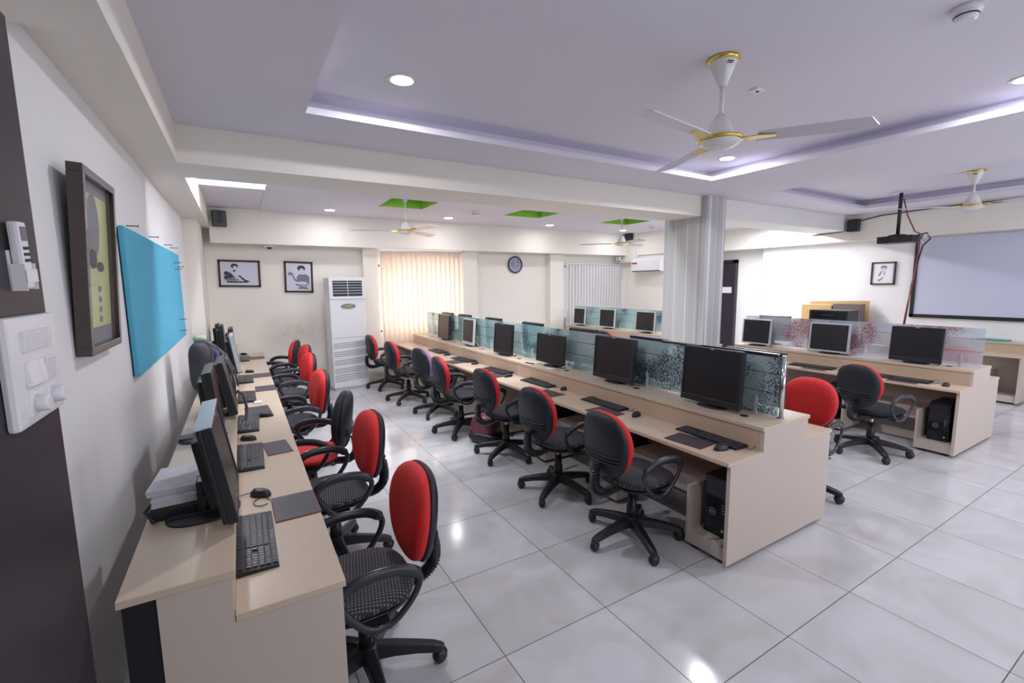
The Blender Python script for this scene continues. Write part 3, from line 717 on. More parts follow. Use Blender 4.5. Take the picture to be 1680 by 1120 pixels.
def kb_meshes():
    q = MB().m(BLK).box(-.085, .085, -.25, .25, 0, .014, .004); q.build('x')
def keyboard(label, loc, yaw, group, cable=1):
    """rows run along local y; local +x is away from the user"""
    t = thing('keyboard', label, 'keyboard', loc, R(yaw), group)
    part('keyboard_body', 'kbb', lambda: MB().m(BLK).prism([(-.075, 0), (-.075, .010), (.078, .020), (.078, 0)], -.248, .248, 'XZ').build('b'), t)
    def keys():
        q = MB().m(KEYM)
        rows = 6
        for rI in range(rows):
            x = -.062 + rI * .0225 + (.006 if rI == 5 else 0)
            z = .010 + (x + .075) / .153 * .010
            y = -.240
            while y < .235:
                wd = .0165
                if rI == 0 and abs(y + .0) < .06 and y < .05: wd = .10 if y > -.07 and y < -.0 else .0165
                if .075 < y < .085 or .145 < y < .155: y += .008; continue
                if rI in (3,) and .09 < y < .14: y += .0185; continue
                q.box(x - .0088, x + .0088, y, y + wd, z, z + .006, .0015)
                y += wd + .0022
        return q.build('keys')
    part('keys', 'kbk', keys, t)
    if cable: part('cable', 'kbc', lambda: MB().m(BLK).tube([(.075, -.15, .010), (.088, -.20, .012), (.09, -.27, .03), (.06, -.30, .03), (.02, -.295, .008), (.0, -.27, .004)], .0022, 6).build('c'), t)
    return t
def mousepad(label, loc, yaw, w=.20, l=.30, group=None):
    t = thing('mouse_pad', label, 'mouse pad', loc, R(yaw), group)
    MB().m(PADR).box(-w / 2, w / 2, -l / 2, l / 2, 0, .003).build('red_underside', t)
    MB().m(PADM).box(-w / 2 + .002, w / 2 - .002, -l / 2 + .002, l / 2 - .002, .003, .0055).build('top_sheet', t)
    return t
def mouse(label, loc, yaw, group):
    t = thing('computer_mouse', label, 'mouse', loc, R(yaw), group)
    def body():
        q = MB().m(BLK).pillow(.062, .112, .034, .0, e=2.4, n=24, m=6, taper=.12)
        q.xf(Matrix(((0, 0, 1, 0), (0, 1, 0, 0), (1, 0, 0, 0), (0, 0, 0, 1)))); return q.build('mouse_shell')
    part('mouse_shell', 'mshell', body, t)
    part('scroll_wheel', 'mwheel', lambda: MB().m(KEYM).cyl((.032, -.004, .028), .008, .008, 12, 'Y').build('w'), t)
    part('cable', 'mcable', lambda: MB().m(BLK).tube([(.054, 0, .012), (.08, .008, .006), (.10, .03, .004), (.105, .07, .004), (.10, .10, .006)], .0018, 6).build('c'), t)
    return t
ords = ['nearest the camera', 'second from the near end', 'third from the near end', 'fourth from the near end', 'fifth from the near end', 'sixth from the near end']
GK = 'keyboards on the centre row'; GP = 'mouse pads on the centre row'; GMo = 'mice on the centre row'
for i, (x, y, a) in enumerate(((2.765, 1.94, -3), (2.755, 3.01, 1), (2.745, 4.06, 3), (2.70, 4.93, 5), (2.71, 5.95, 5), (2.715, 6.96, 0))):
    keyboard('black keyboard on the left side of the centre row, ' + ords[i], (x, y, .70), a, GK)
for i, (x, y, a) in enumerate(((2.585, 1.975, 5), (2.575, 2.82, 3), (2.565, 3.62, 4), (2.540, 4.72, 2), (2.540, 5.86, 2))):
    mousepad('black mouse pad with red edge on the centre row, ' + ords[i], (x, y, .70), a, .19, .28, GP)
for i, (x, y, a) in enumerate(((2.62, 1.76, -10), (2.72, 2.60, 20), (2.80, 3.66, 0), (2.655, 4.56, 10), (2.70, 5.55, 10), (2.70, 6.52, 0))):
    zz = .7056 if i in () else .70
    mouse('black mouse on the left side of the centre row, ' + ords[i], (x, y, zz), a, GMo)
GK = 'keyboards on the left wall desks'; GP = 'mouse pads on the left wall desks'; GMo = 'mice on the left wall desks'
lo = ['nearest the camera', 'second from the camera', 'third from the camera', 'level with the backpack', 'just past the backpack', 'nearest the back wall']
for i, (x, y, a) in enumerate(((-.018, 2.135, 180), (-.015, 3.26, 179), (-.012, 4.09, 178), (-.008, 5.11, 180), (-.008, 6.12, 180), (-.01, 7.90, 178))):
    keyboard('black keyboard on the left wall desk, ' + lo[i], (x, y, .70), a, GK, cable=0)
for i, (x, y, a, w) in enumerate(((.164, 2.40, 1, .200), (.145, 3.37, 5, .15), (.065, 4.52, 4, .19), (.165, 5.47, 0, .19), (.165, 6.32, 0, .19), (.165, 7.93, 0, .19))):
    mousepad('grey-black mouse pad with red edge on the left wall desk, ' + lo[i], (x, y, .70 if i != 2 else .70), a, w, .28, GP)
for i, (x, y, a) in enumerate(((.02, 2.62, 140), (-.02, 3.66, 150), (.12, 4.26, 165), (.04, 6.62, 150), (-.01, 8.42, 140))):
    mouse('black mouse on the left wall desk, ' + ['nearest the camera', 'second from the camera', 'beside the third keyboard', 'just past the backpack', 'nearest the back wall'][i], (x, y, .70), a, GMo)
GK = 'keyboards on the right row'
keyboard('black keyboard at the near end of the right row', (6.17, 2.03, .70), 0, GK)
keyboard('black keyboard on the right row below the middle silver monitor', (6.17, 2.95, .70), 4, GK)
keyboard('black keyboard on the right row beside the striped column', (6.17, 3.80, .70), 0, GK)
mousepad('black mouse pad with red edge at the near end of the right row', (6.062, 1.98, .70), 0, .15, .26, 'mouse pads on the right row')
mousepad('black mouse pad with red edge in the middle of the right row', (6.06, 2.86, .70), 0, .15, .26, 'mouse pads on the right row')
mouse('black mouse at the open near end of the right row', (6.15, 1.66, .70), 10, 'mice on the right row')

# ---------------------------------------------------------------- PC towers
def tower(label, loc, yaw, logo=False, group='computer towers under the desks'):
    """front faces local +x"""
    t = thing('computer_tower', label, 'computer', loc, R(yaw), group)
    MB().m(BLK).box(-.38, -.02, -.085, .085, 0, .40, .004).build('case', t)
    MB().m(BLKG).box(-.02, .0, -.085, .085, 0, .40, .006).build('front_bezel', t)
    q = MB().m(KEYM)
    q.box(0, .003, -.07, .07, .27, .38, .001)
    q.m(SILV)
    for k in range(4): q.box(.002, .004, .045, .065, .17 + k * .018, .173 + k * .018)
    q.build('drive_bay', t)
    q = MB().m(KEYM)
    for k in range(9): q.box(0, .002, -.06, .06, .03 + k * .014, .034 + k * .014)
    q.m(KEYM).build('vent_grille', t)
    MB().m(SILV).cyl((0, .055, .05), .009, .004, 14, 'X').build('power_button', t)
    if logo:
        MB().m(SILV).tube([(.002, -.02 + .021 * math.cos(a * PI / 12), .16 + .021 * math.sin(a * PI / 12)) for a in range(24)], .0016, 6, closed=True).build('emblem_ring', t)
        text('DELL', .015, t, (.004, -.02, .16), (R(90), 0, R(90)), SILV, 'emblem_lettering')
    return t
tower('black computer tower in the end cubby of the centre row', (2.59, 1.76, .118), 180, True)
tower('black computer tower under the near end of the right row, round emblem facing out', (6.13, 1.68, .118), 180, True)
tower('black computer tower under the centre row between the first and second chairs', (2.56, 2.75, .118), 180)
tower('black computer tower under the centre row behind the maroon bag', (2.56, 3.75, .118), 180)
tower('black computer tower under the centre row in line with its glass seam', (2.56, 4.74, .118), 180)
tower('black computer tower under the right row behind the red chair', (6.075, 2.69, .118), 180)

# ---------------------------------------------------------------- ceiling fans
def fan(label, x, y, ztop, zb, phase, r_=.8, group='ceiling fans'):
    t = thing('ceiling_fan', label, 'ceiling fan', (x, y, ztop), R(phase), group)
    d = zb - ztop   # negative
    MB().m(WHITEG).lathe([(.02, -.16), (.035, -.13), (.075, -.03), (.082, 0)], n=28).build('canopy', t)
    MB().m(INK).box(-.0765, -.072, -.018, .018, -.046, -.042).box(-.074, -.070, -.012, .022, -.054, -.051).build('maker_mark', t)
    MB().m(GOLD).lathe([(.083, -.024), (.092, -.012), (.088, 0)], n=28).build('canopy_ring', t)
    MB().m(WHITEG).cyl((0, 0, d + .10), .013, -d - .22, 12).build('down_rod', t)
    MB().m(WHITEG).lathe([(.105, d + .005), (.085, d + .02), (.072, d + .06), (.05, d + .11), (.02, d + .15)], n=28).build('motor_cover', t)
    MB().m(WHITEG).lathe([(.02, d - .055), (.07, d - .045), (.115, d - .02), (.125, d)], n=32).build('bottom_bowl', t)
    MB().m(GOLD).lathe([(.118, d - .012), (.134, d - .004), (.134, d + .006), (.118, d + .014)], n=32).build('gold_ring', t)
    for k in range(3):
        a = R(120 * k)
        def bl():
            q = MB().m(BLADE)
            pts = [(.20, -.055), (.30, -.066), (r_ - .06, -.075), (r_, .02), (r_ - .02, .062), (.30, .055), (.20, .050)]
            q.prism(pts, -.003, .003, 'XY'); q.xf(Matrix.Translation((0, 0, d)) @ Matrix.Rotation(R(-11), 4, 'X')); return q.build('blade')
        part('blade', 'blade%.3f%.2f' % (d, r_), bl, t, rot=(0, 0, a))
        part('blade_bracket', 'bracket%.3f' % d, lambda: MB().m(GOLD).prism([(.12, -.03), (.20, -.045), (.30, -.02), (.30, .012), (.20, .035), (.12, .03)], d - .008, d - .003, 'XY').build('br'), t, rot=(0, 0, a))
    return t
fan('white ceiling fan with gold trim in the large ceiling tray, nearest the camera', 2.58, 1.84, ZT, 2.635, 68)
fan('white ceiling fan with gold trim in front of the whiteboard', 7.86, 2.06, ZT, 2.68, 15)
fan('white ceiling fan below the left green ceiling square', 2.15, 6.60, 3.13, 2.565, 40)
fan('white ceiling fan below the right green ceiling square, left of the column', 6.40, 6.60, 3.13, 2.54, 15)
fan('white ceiling fan at the right edge, in front of the whiteboard top', 8.6, 1.35, ZT, 2.45, 70) if False else None

# ---------------------------------------------------------------- lights in the ceiling
def downlight(label, x, y, z, power, size=.13, group='round ceiling downlights', blend=True):
    t = thing('downlight', label, 'ceiling light', (x, y, z), 0, group)
    MB().m(WHITEG).lathe([(.070, -.006), (.095, -.004), (.10, 0)], n=28).build('trim_ring', t)
    MB().m(LAMP).lathe([(.066, -.008), (.072, -.0065)], n=24).build('diffuser', t)
    ld = bpy.data.lights.new('downlight_lamp', 'AREA'); ld.shape = 'DISK'; ld.size = size; ld.energy = power; ld.color = (.97, .96, 1.0)
    lo_ = bpy.data.objects.new('lamp', ld); COL.objects.link(lo_); lo_.parent = t; lo_.location = (0, 0, -.012)
    return t
P = 15.5
downlight('bright round downlight at the left of the large ceiling tray', 1.004, 3.05, ZT, P)
downlight('bright round downlight just below the nearest ceiling fan', 4.604, 3.19, ZT, P)
downlight('round downlight at the right edge of the large ceiling tray', 4.60, 1.00, ZT, P)
downlight('round downlight on the rear ceiling left of the first green square', 1.304, 7.72, ZC, P * .3)
downlight('round downlight on the rear ceiling between the first two green squares', 3.276, 7.67, ZC, P * .3)
downlight('round downlight on the rear ceiling right of the middle green square', 5.488, 7.70, ZC, P * .3)
downlight('round downlight on the rear ceiling behind the far fan', 7.528, 7.72, ZC, P * .3)
for i, (x, y) in enumerate(((1.0, -.6), (4.6, -.6))):
    downlight('round downlight above and behind the viewer, %s' % ['left', 'right'][i], x, y, ZT, P)
downlight('round downlight in the projector tray above the right side', 7.6, .3, ZT, P * 1.6)
def tube_light(label, loc, rz, L_, power, size=.08):
    t = thing('tube_light', label, 'tube light', loc, rz, 'fluorescent tube lights')
    MB().m(WHITEP).box(-L_ / 2, L_ / 2, -.02, .02, .02, .06, .004).build('batten', t)
    MB().m(TUBEB if power else TUBE).cyl((-L_ / 2 + .02, 0, 0), .013, L_ - .04, 12, 'X').build('tube', t)
    if not power: return t
    ld = bpy.data.lights.new('tube_lamp', 'AREA'); ld.shape = 'RECTANGLE'; ld.size = L_; ld.size_y = size; ld.energy = power; ld.color = (.95, .96, 1.0)
    lo_ = bpy.data.objects.new('lamp', ld); COL.objects.link(lo_); lo_.parent = t; lo_.location = (0, 0, -.02)
    return t
tube_light('fluorescent tube in the ceiling recess behind the left end of the cross beam', (-.25, 5.75, 3.03), R(90), 1.15, 0)
tube_light('fluorescent tube behind the right part of the cross beam', (8.9, 5.3, 2.885), 0, 1.15, 60)
tube_light('fluorescent tube behind the right part of the cross beam, near the column', (7.2, 5.3, 2.885), 0, 1.15, 50)

tube_light('added fill tube hidden behind the cross beam above the centre row', (3.4, 4.83, 2.895), 0, 1.15, 48)  # this and the next tube are unseen, added to brighten the rear zone
tube_light('added fill tube hidden behind the cross beam toward the left', (1.2, 4.83, 2.895), 0, 1.15, 30)

def area(name, loc, rot, sx, sy, e, col):
    ld = bpy.data.lights.new(name, 'AREA'); ld.shape = 'RECTANGLE'; ld.size = sx; ld.size_y = sy; ld.energy = e; ld.color = col
    o = bpy.data.objects.new(name, ld); COL.objects.link(o); o.location = loc; o.rotation_euler = rot; return o
# soft fill at added front-wall windows (behind the viewer); daylight at the back windows
area('soft_fill_front_a', (2.6, YF - .2, 1.6), (R(90), 0, 0), 3.1, 1.4, 28, (.90, .93, 1.0))
area('soft_fill_front_b', (7.2, YF - .2, 1.6), (R(90), 0, 0), 3.1, 1.4, 60, (.88, .90, 1.0))
area('daylight_back_window', (3.06, YB + .35, 1.45), (R(-90), 0, 0), 1.5, 1.2, 85, (1.0, .89, .83))
area('daylight_back_window_b', (7.3, YB + .35, 1.5), (R(-90), 0, 0), 1.5, 1.2, 6, (1.0, .95, .9))

# ---------------------------------------------------------------- small ceiling and wall fixtures
def smoke(label, x, y, z):
    t = thing('smoke_detector', label, 'smoke detector', (x, y, z), 0, 'smoke detectors')
    MB().m(WHITEP).lathe([(.03, -.062), (.045, -.055), (.048, -.035), (.058, -.03), (.062, 0)], n=24).build('detector_body', t)
    MB().m(INK).lathe([(.0485, -.046), (.0485, -.040)], n=24).build('sensing_slot', t)
smoke('white smoke detector on the rear ceiling between two green squares', 3.398, 6.842, ZC)
smoke('white smoke detector on the rear ceiling left of the column', 7.481, 6.833, ZC)
smoke('white smoke detector cut by the top edge of the view, right side', 3.155, .925, ZT)
o = MB().m(WHITEP).box(-.05, .05, -.03, .03, -.012, 0, .003).m(INK).box(-.012, .012, -.006, .006, -.016, -.012).build('ceiling_junction_plate', None, (3.187, 1.998, ZT)); tag(o, 'small white junction plate on the ceiling right of the nearest fan', 'ceiling plate')

def speaker(label, loc, rz, s=1.0):
    t = thing('wall_speaker', label, 'speaker', loc, rz, 'small black wall speakers')
    MB().m(BLK).box(-.09 * s, .09 * s, -.13, -.01, -.115 * s, .115 * s, .012).build('cabinet', t)
    MB().m(INK).cyl((0, -.135, -.03), .055 * s, .008, 20, 'Y').cyl((0, -.135, .06), .025 * s, .008, 16, 'Y').build('driver_cone', t)
    MB().m(BLK).box(-.02, .02, -.03, 0, -.02, .02).build('bracket', t)
speaker('small black speaker high on the back beam in the left corner', (-.19, 8.3, 2.80), R(8))
speaker('small black speaker high in the rear right corner behind the far fan', (8.2, 8.14, 2.86), R(-90), .9)
speaker('small black speaker on the right wall beam by the projector', (9.72, 4.08, 2.77), R(-90), .95)
t = thing('dome_camera', 'white dome camera under the back beam above the framed pictures', 'security camera', (.47, 8.46, 2.45))
MB().m(WHITEP).lathe([(.05, -.035), (.085, -.03), (.09, 0)], n=24).build('housing', t)
MB().m(BLKG).lathe([(.012, -.065), (.03, -.058), (.045, -.034)], n=20).build('dome', t)
t = thing('bullet_camera', 'small white camera on the back wall at the right end of the beam', 'security camera', (8.12, 8.46, 2.38))
MB().m(WHITEP).box(-.045, .045, -.10, .06, -.045, .045, .01).build('housing', t)
MB().m(BLKG).cyl((0, -.108, 0), .024, .01, 16, 'Y').build('lens', t)
MB().m(WHITEP).box(-.012, .012, -.01, .01, .04, .075).m(BLK).tube([(0, .03, -.04), (.01, .02, -.09), (.0, .05, -.13)], .004, 6).build('mount', t)

DIALM = mat('clock_dial', (.27, .27, .42), .5)
# wall clock
t = thing('wall_clock', 'round black-rimmed wall clock on the back wall', 'clock', (5.224, YB, 2.205))
MB().m(BLK).lathe([(.178, -.01), (.183, -.035), (.165, -.045), (.155, -.02)], n=40, axis='Y').build('rim', t)
MB().m(DIALM).cyl((0, -.024, 0), .158, .01, 36, 'Y').build('dial', t)
for k in range(12):
    a = 2 * PI * k / 12
    text(str(12 if k == 0 else k), .056, t, (.122 * math.sin(a), -.0255, .122 * math.cos(a)), (R(90), 0, 0), PAPER if k % 3 else WHITEP, 'numeral')
MB().m(WHITEP).box(-.005, .005, -.030, -.027, -.02, .115).build('minute_hand', t)
MB().m(WHITEP).box(-.006, .006, -.033, -.030, 0, .075, rot=Matrix.Rotation(R(60), 3, 'Y'), piv=(0, -.03, 0)).build('hour_hand', t)

# framed stencil pictures
def ellipse(cx, cy, rx, ry, n=20, a0=0): return [(cx + rx * math.cos(2 * PI * i / n), cy + ry * math.sin(2 * PI * i / n)) for i in range(n)]
def picture(label, loc, rz, w, h, shapes, lean=0, fw=.03, tilt=0, art=LAV):
    """hangs on a wall; local -y is the viewing side; shapes are (material, polygon) in picture units 0..1"""
    t = thing('framed_picture', label, 'framed picture', loc, rz, 'black framed stencil pictures')
    t.rotation_euler = (0, tilt, rz)
    MB().m(INK).box(-w / 2, w / 2, -.03, 0, h / 2 - fw, h / 2).box(-w / 2, w / 2, -.03, 0, -h / 2, -h / 2 + fw).box(-w / 2, -w / 2 + fw, -.03, 0, -h / 2, h / 2).box(w / 2 - fw, w / 2, -.03, 0, -h / 2, h / 2).build('frame', t)
    MB().m(CREAM).box(-w / 2 + fw, w / 2 - fw, -.012, -.002, -h / 2 + fw, h / 2 - fw).build('mount_board', t)
    iw, ih = w - 2 * fw - .04, h - 2 * fw - .04
    MB().m(art).box(-iw / 2, iw / 2, -.014, -.012, -ih / 2, ih / 2).build('print_sheet', t)
    q = MB()
    shapes = [(art if m_ is CREAM else m_, poly) for m_, poly in shapes]
    for i, (m_, poly) in enumerate(shapes):
        q.m(m_).prism([(-iw / 2 + a * iw, -ih / 2 + c * ih) for a, c in poly], -.0142 - .0003 * (i + 1), -.0141 - .0003 * i, 'XZ')
    q.build('stencil_figure', t)
    return t
figA = [(INK, ellipse(.36, .86, .105, .12)), (LAV, ellipse(.375, .78, .055, .09)), (INK, [(.30, .62), (.36, .70), (.39, .66), (.35, .56)]),
        (INKG, [(.05, .45), (.22, .60), (.30, .42), (.40, .34), (.36, .14), (.08, .16)]), (INK, ellipse(.12, .52, .07, .09, 7)), (INK, ellipse(.22, .38, .09, .12, 7)), (INK, ellipse(.10, .30, .06, .09, 6)),
        (LAV, [(.34, .50), (.60, .36), (.58, .16), (.38, .12)]), (INK, [(.44, .40), (.50, .42), (.66, .20), (.80, .12), (.70, .08), (.60, .16)]), (INK, [(.12, .06), (.70, .06), (.70, .12), (.12, .14)]), (INKG, [(.28, .16), (.46, .16), (.46, .24), (.28, .24)])]
figB = [(INKG, ellipse(.62, .84, .19, .12)), (INK, ellipse(.62, .865, .17, .10)), (CREAM, ellipse(.64, .74, .11, .11)), (INK, [(.55, .76), (.61, .77), (.61, .755), (.55, .745)]), (INK, [(.66, .77), (.72, .76), (.72, .745), (.66, .755)]), (INK, [(.60, .68), (.69, .68), (.67, .665), (.62, .665)]),
        (INKG, [(.40, .50), (.54, .63), (.60, .60), (.72, .60), (.82, .63), (.97, .52), (.97, .26), (.84, .14), (.50, .18), (.42, .34)]), (INKG, ellipse(.13, .62, .12, .06, 7)), (INKG, [(.02, .70), (.12, .66), (.26, .62), (.12, .56)]),
        (INKG, [(.18, .58), (.24, .58), (.34, .42), (.44, .36), (.42, .30), (.30, .36)]), (CREAM, [(.34, .27), (.60, .33), (.86, .30), (.88, .20), (.58, .18), (.36, .22)]), (INK, [(.34, .22), (.58, .18), (.70, .24), (.56, .14), (.36, .18)]), (INKG, [(.44, .03), (.56, .14), (.84, .10), (.92, .02)])]
figC = [(INKG, ellipse(.52, .82, .17, .12)), (LAV, ellipse(.52, .73, .12, .10)), (INKG, [(.40, .66), (.44, .62), (.32, .34), (.24, .38)]), (INKG, [(.56, .60), (.60, .62), (.58, .42), (.52, .40)]), (INKG, ellipse(.30, .12, .08, .05, 7)), (INKG, [(.34, .16), (.50, .30), (.54, .28), (.42, .12)])]
picture('black framed landscape stencil of a seated figure, left on the back wall', (.028, YB, 1.998), 0, .585, .43, figA, tilt=R(1.0))
picture('black framed portrait stencil of a figure with an outstretched hand, beside the air conditioner', (.895, YB, 1.942), 0, .445, .525, figB, tilt=R(1.5))
picture('thin black framed portrait sketch on the right wall next to the whiteboard', (XR, 3.68, 1.905), R(-90), .36, .40, figC, art=PAPER, fw=.022)

# whiteboard
t = thing('whiteboard', 'large dark-framed whiteboard on the right wall', 'whiteboard', (XR, 1.6, 1.82), R(-90))
MB().m(WBOARD).box(-1.60, 1.60, -.022, -.004, -.62, .66).build('writing_surface', t)
MB().m(BLK).box(-1.65, -1.60, -.040, 0, -.67, .675).box(1.60, 1.65, -.040, 0, -.67, .675).box(-1.65, 1.65, -.040, 0, -.67, -.615).build('frame', t)

# large leaning picture on the left wall
t = thing('framed_poster', 'big brown framed yellow poster leaning off the left wall', 'framed picture', (XL + .003, 2.70, 1.51), R(90)); t.rotation_euler = (R(3.0), 0, R(90))
W_, H_, fw = .54, .76, .034
MB().m(BROWN).box(-W_ / 2, W_ / 2, -.05, 0, H_ - fw, H_, .004).box(-W_ / 2, W_ / 2, -.05, 0, 0, fw, .004).box(-W_ / 2, -W_ / 2 + fw, -.05, 0, fw, H_ - fw, .002).box(W_ / 2 - fw, W_ / 2, -.05, 0, fw, H_ - fw, .002).build('frame', t)
MB().m(INKG).box(-W_ / 2 + fw, W_ / 2 - fw, -.02, -.005, fw, H_ - fw).build('grey_border', t)
MB().m(YELG).box(-W_ / 2 + fw + .02, W_ / 2 - fw - .02, -.023, -.020, fw + .07, H_ - fw - .05).build('yellow_print', t)
q = MB().m(INKG).prism([(a, c) for a, c in ellipse(-.03, .54, .10, .14)], -.0236, -.0231, 'XZ').m(INK).prism([(a, c) for a, c in ellipse(-.06, .40, .07, .045, 7)], -.0240, -.0236, 'XZ').prism(ellipse(.06, .37, .07, .025, 6), -.0240, -.0236, 'XZ')
q.m(INKG)
for k in range(4): q.prism([(a, c) for a, c in ellipse(.03, .27 - k * .045, .03, .016, 6)], -.0240, -.0236, 'XZ')
q.build('printed_figure', t)
MB().m(PICG).box(-W_ / 2 + fw, W_ / 2 - fw, -.034, -.031, fw, H_ - fw).build('glazing', t)
MB().m(NAIL).tube([(-.20, .004, .60), (-.05, .010, .66), (.1, .010, .66), (.20, .004, .60)], .003, 6).build('hanging_cord', t)

# pin board
t = thing('pin_board', 'bright blue felt pin board on the left wall', 'pin board', (XL, 4.85, 1.70), R(90))
MB().m(BLUEB).box(-1.41, 1.41, -.034, -.008, -.445, .44, .006).build('felt_face', t)
MB().m(BLK).box(-1.40, 1.40, -.01, 0, -.435, .43).build('backing_board', t)
pins = [(4.6, 2.18, 1), (5.45, 2.185, 1), (5.9, 2.19, 1), (3.75, 2.17, 1), (5.72, 2.03, 0), (5.78, 1.97, 0), (5.70, 1.35, 0), (6.0, 2.0, 0), (5.75, 1.46, 0)]
for i, (y, z, wl) in enumerate(pins):
    o = MB().m(NAIL).cyl((0, 0, 0), .0035, .06, 8, 'X').lathe([(.007, .058), (.007, .062)], axis='X', n=8).build('nail', None, (XL if wl else XL + .030, y, z))
    tag(o, 'small steel nail ' + (['above the blue pin board, second from its near corner', 'above the blue pin board, third along', 'above the blue pin board, at its far corner', 'above the near corner of the blue pin board', 'high in the far half of the blue pin board', 'just below the highest pin in the blue board', 'low in the far half of the blue pin board', 'at the far upper edge of the blue board', 'low on the blue board, the upper of two'][i]), 'nail', 'nails around the pin board')

# remote in holder and switch plate on the dark panel
t = thing('remote_holder', 'white air conditioner remote in a holder on the dark panel', 'remote control', (-.45, 1.525, 1.845), R(90)); t.rotation_euler = (0, R(-4), R(90)); t.scale = (.88, .88, .88)
MB().m(WHITEP).box(-.038, .038, -.004, 0, -.075, .03, .001).box(-.038, -.034, -.032, 0, -.075, -.005).box(.034, .038, -.032, 0, -.075, -.005).box(-.038, .038, -.034, -.031, -.055, -.02).build('holder', t)
MB().m(WHITEP).box(-.030, .030, -.029, -.006, -.072, .105, .008).build('remote_body', t)
MB().m(INKG).box(-.020, .020, -.0305, -.029, .055, .092).build('remote_display', t)
q = MB().m(INK)
for a in range(3):
    for c in range(3): q.box(-.018 + a * .014, -.008 + a * .014, -.031, -.029, .0 + c * .016, .008 + c * .016)
q.build('remote_buttons', t)
t = thing('switch_plate', 'large white modular switch plate with two fan regulator knobs', 'switch plate', (-.45, 1.515, 1.595), R(90))
MB().m(WHITEP).box(-.150, .150, -.022, 0, -.125, .125, .010).build('plate', t)
for k in range(5): MB().m(WHITEP).box(-.085 + k * .034, -.053 + k * .034, -.030, -.02, .045, .090, .002, rot=Matrix.Rotation(R(6), 3, 'X')).build('rocker_switch', t)
for x0, x1 in ((-.085, -.02), (-.016, .016), (.02, .085)):
    MB().m(WHITEP).box(x0, x1, -.030, -.02, -.035, .020, .002, rot=Matrix.Rotation(R(-5 if x0 < -.01 else 6), 3, 'X')).build('rocker_switch', t)
for x in (-.055, .055):
    o = MB().m(WHITEP).box(x - .032, x + .032, -.026, -.02, -.105, -.05, .002).build('regulator_base', t)
    MB().m(WHITEP).lathe([(.020, -.022), (.020, -.045), (.016, -.050)], (x, 0, -.078), 20, 'Y').build('regulator_knob', o)

# ---------------------------------------------------------------- vertical blinds
def blinds(label, x0, x1, z0, z1, n, y=8.455, ang=20, fabric=None):
    t = thing('vertical_blinds', label, 'blinds', (x0, y, 0), 0, 'vertical blinds on the back wall')
    MB().m(SILV).box(-.02, x1 - x0 + .02, -.02, .02, z1, z1 + .035, .003).build('head_rail', t)
    sp_ = (x1 - x0) / n
    q = MB().m(fabric or BLIND)
    for k in range(n):
        cx = (k + .5) * sp_
        q.box(cx - sp_ * .61, cx + sp_ * .61, -.0012, .0012, z0, z1, rot=Matrix.Rotation(R(ang + random.uniform(-4, 4)), 3, 'Z'), piv=(cx, 0, 0))
    q.build('slats', t)
    q = MB().m(PAPER)
    for k in range(n): q.box((k + .5) * sp_ - .03, (k + .5) * sp_ + .03, -.004, .004, z0 - .012, z0)
    q.build('bottom_weights', t)
    MB().m(WHITEP).tube([(.02, -.03, z1), (.02, -.03, z0 + .35)], .004, 6).build('pull_cord', t)
blinds('peach sunlit vertical blinds between the air conditioner and the clock', 2.245, 3.885, .22, 2.40, 17)
blinds('closed off-white vertical blinds on the back wall behind the right row', 6.50, 8.26, .30, 2.215, 20, ang=12, fabric=BLIND2)

# ---------------------------------------------------------------- air conditioners
t = thing('floor_air_conditioner', 'tall white floor-standing air conditioner in front of the back wall', 'air conditioner', (1.56, 8.22, 0), R(6))
W_ = .60
MB().m(WHITEP).box(-W_ / 2, W_ / 2, -.13, .18, .05, 1.92, .012).build('cabinet', t)
MB().m(mat('ac_plinth', (.42, .43, .46), .5)).box(-W_ / 2 + .005, W_ / 2 - .005, -.125, .175, 0, .05).build('plinth', t)
MB().m(WHITEP).box(-W_ / 2 - .004, W_ / 2 + .004, -.15, -.12, 1.56, 1.93, .01).build('head_panel', t)
o = MB().m(INK).box(-W_ / 2 + .055, W_ / 2 - .055, -.153, -.149, 1.61, 1.87).build('air_outlet', t)
for k in range(5): MB().m(SILV).box(-W_ / 2 + .055, W_ / 2 - .055, -.160, -.150, 1.655 + k * .045, 1.663 + k * .045).build('louvre', o)
MB().m(SILV).box(-.004, .004, -.162, -.15, 1.61, 1.87).build('louvre_link', o)
MB().m(INKG).prism(ellipse(0, 1.44, .125, .042, 28), -.140, -.129).m(SILV).prism(ellipse(0, 1.425, .125, .042, 28), -.136, -.129).build('oval_badge', t)
MB().m(DISPG).prism([(-.06, 1.432), (.05, 1.44), (.06, 1.46), (-.03, 1.45)], -.143, -.139).build('badge_swoosh', t)
q = MB().m(INK)
for gI in range(5):
    zb_ = .16 + gI * .145; nn = 6 if gI else 8
    for k in range(nn):
        z = zb_ + k * .0165
        q.prism([(-W_ / 2 + .02, z - (.02 if k % 2 else 0)), (W_ / 2 - .02, z + (0.0 if k % 2 else .02)), (W_ / 2 - .02, z + .004 + (0.0 if k % 2 else .02)), (-W_ / 2 + .02, z + .004 - (.02 if k % 2 else 0))], -.1315, -.1295)
q.build('intake_slots', t)
MB().m(INK).box(-W_ / 2 + .01, W_ / 2 - .01, -.1312, -.1295, .905, .909).build('panel_seam', t)
t = thing('split_air_conditioner', 'white split air conditioner with red sticker on the inner right wall', 'air conditioner', (8.32, 7.58, 2.19), R(-90))
MB().m(WHITEP).prism([(-.22 + 0, -.13), (-.22, .12), (-.16, .15), (0, .15), (0, -.15), (-.12, -.15)], -.43, .43, 'YZ').build('body', t)
MB().m(INK).box(-.40, .40, -.222, -.14, -.148, -.128).build('air_outlet', t)
MB().m(REDP).box(-.41, -.25, -.223, -.219, .03, .07).build('red_sticker', t)

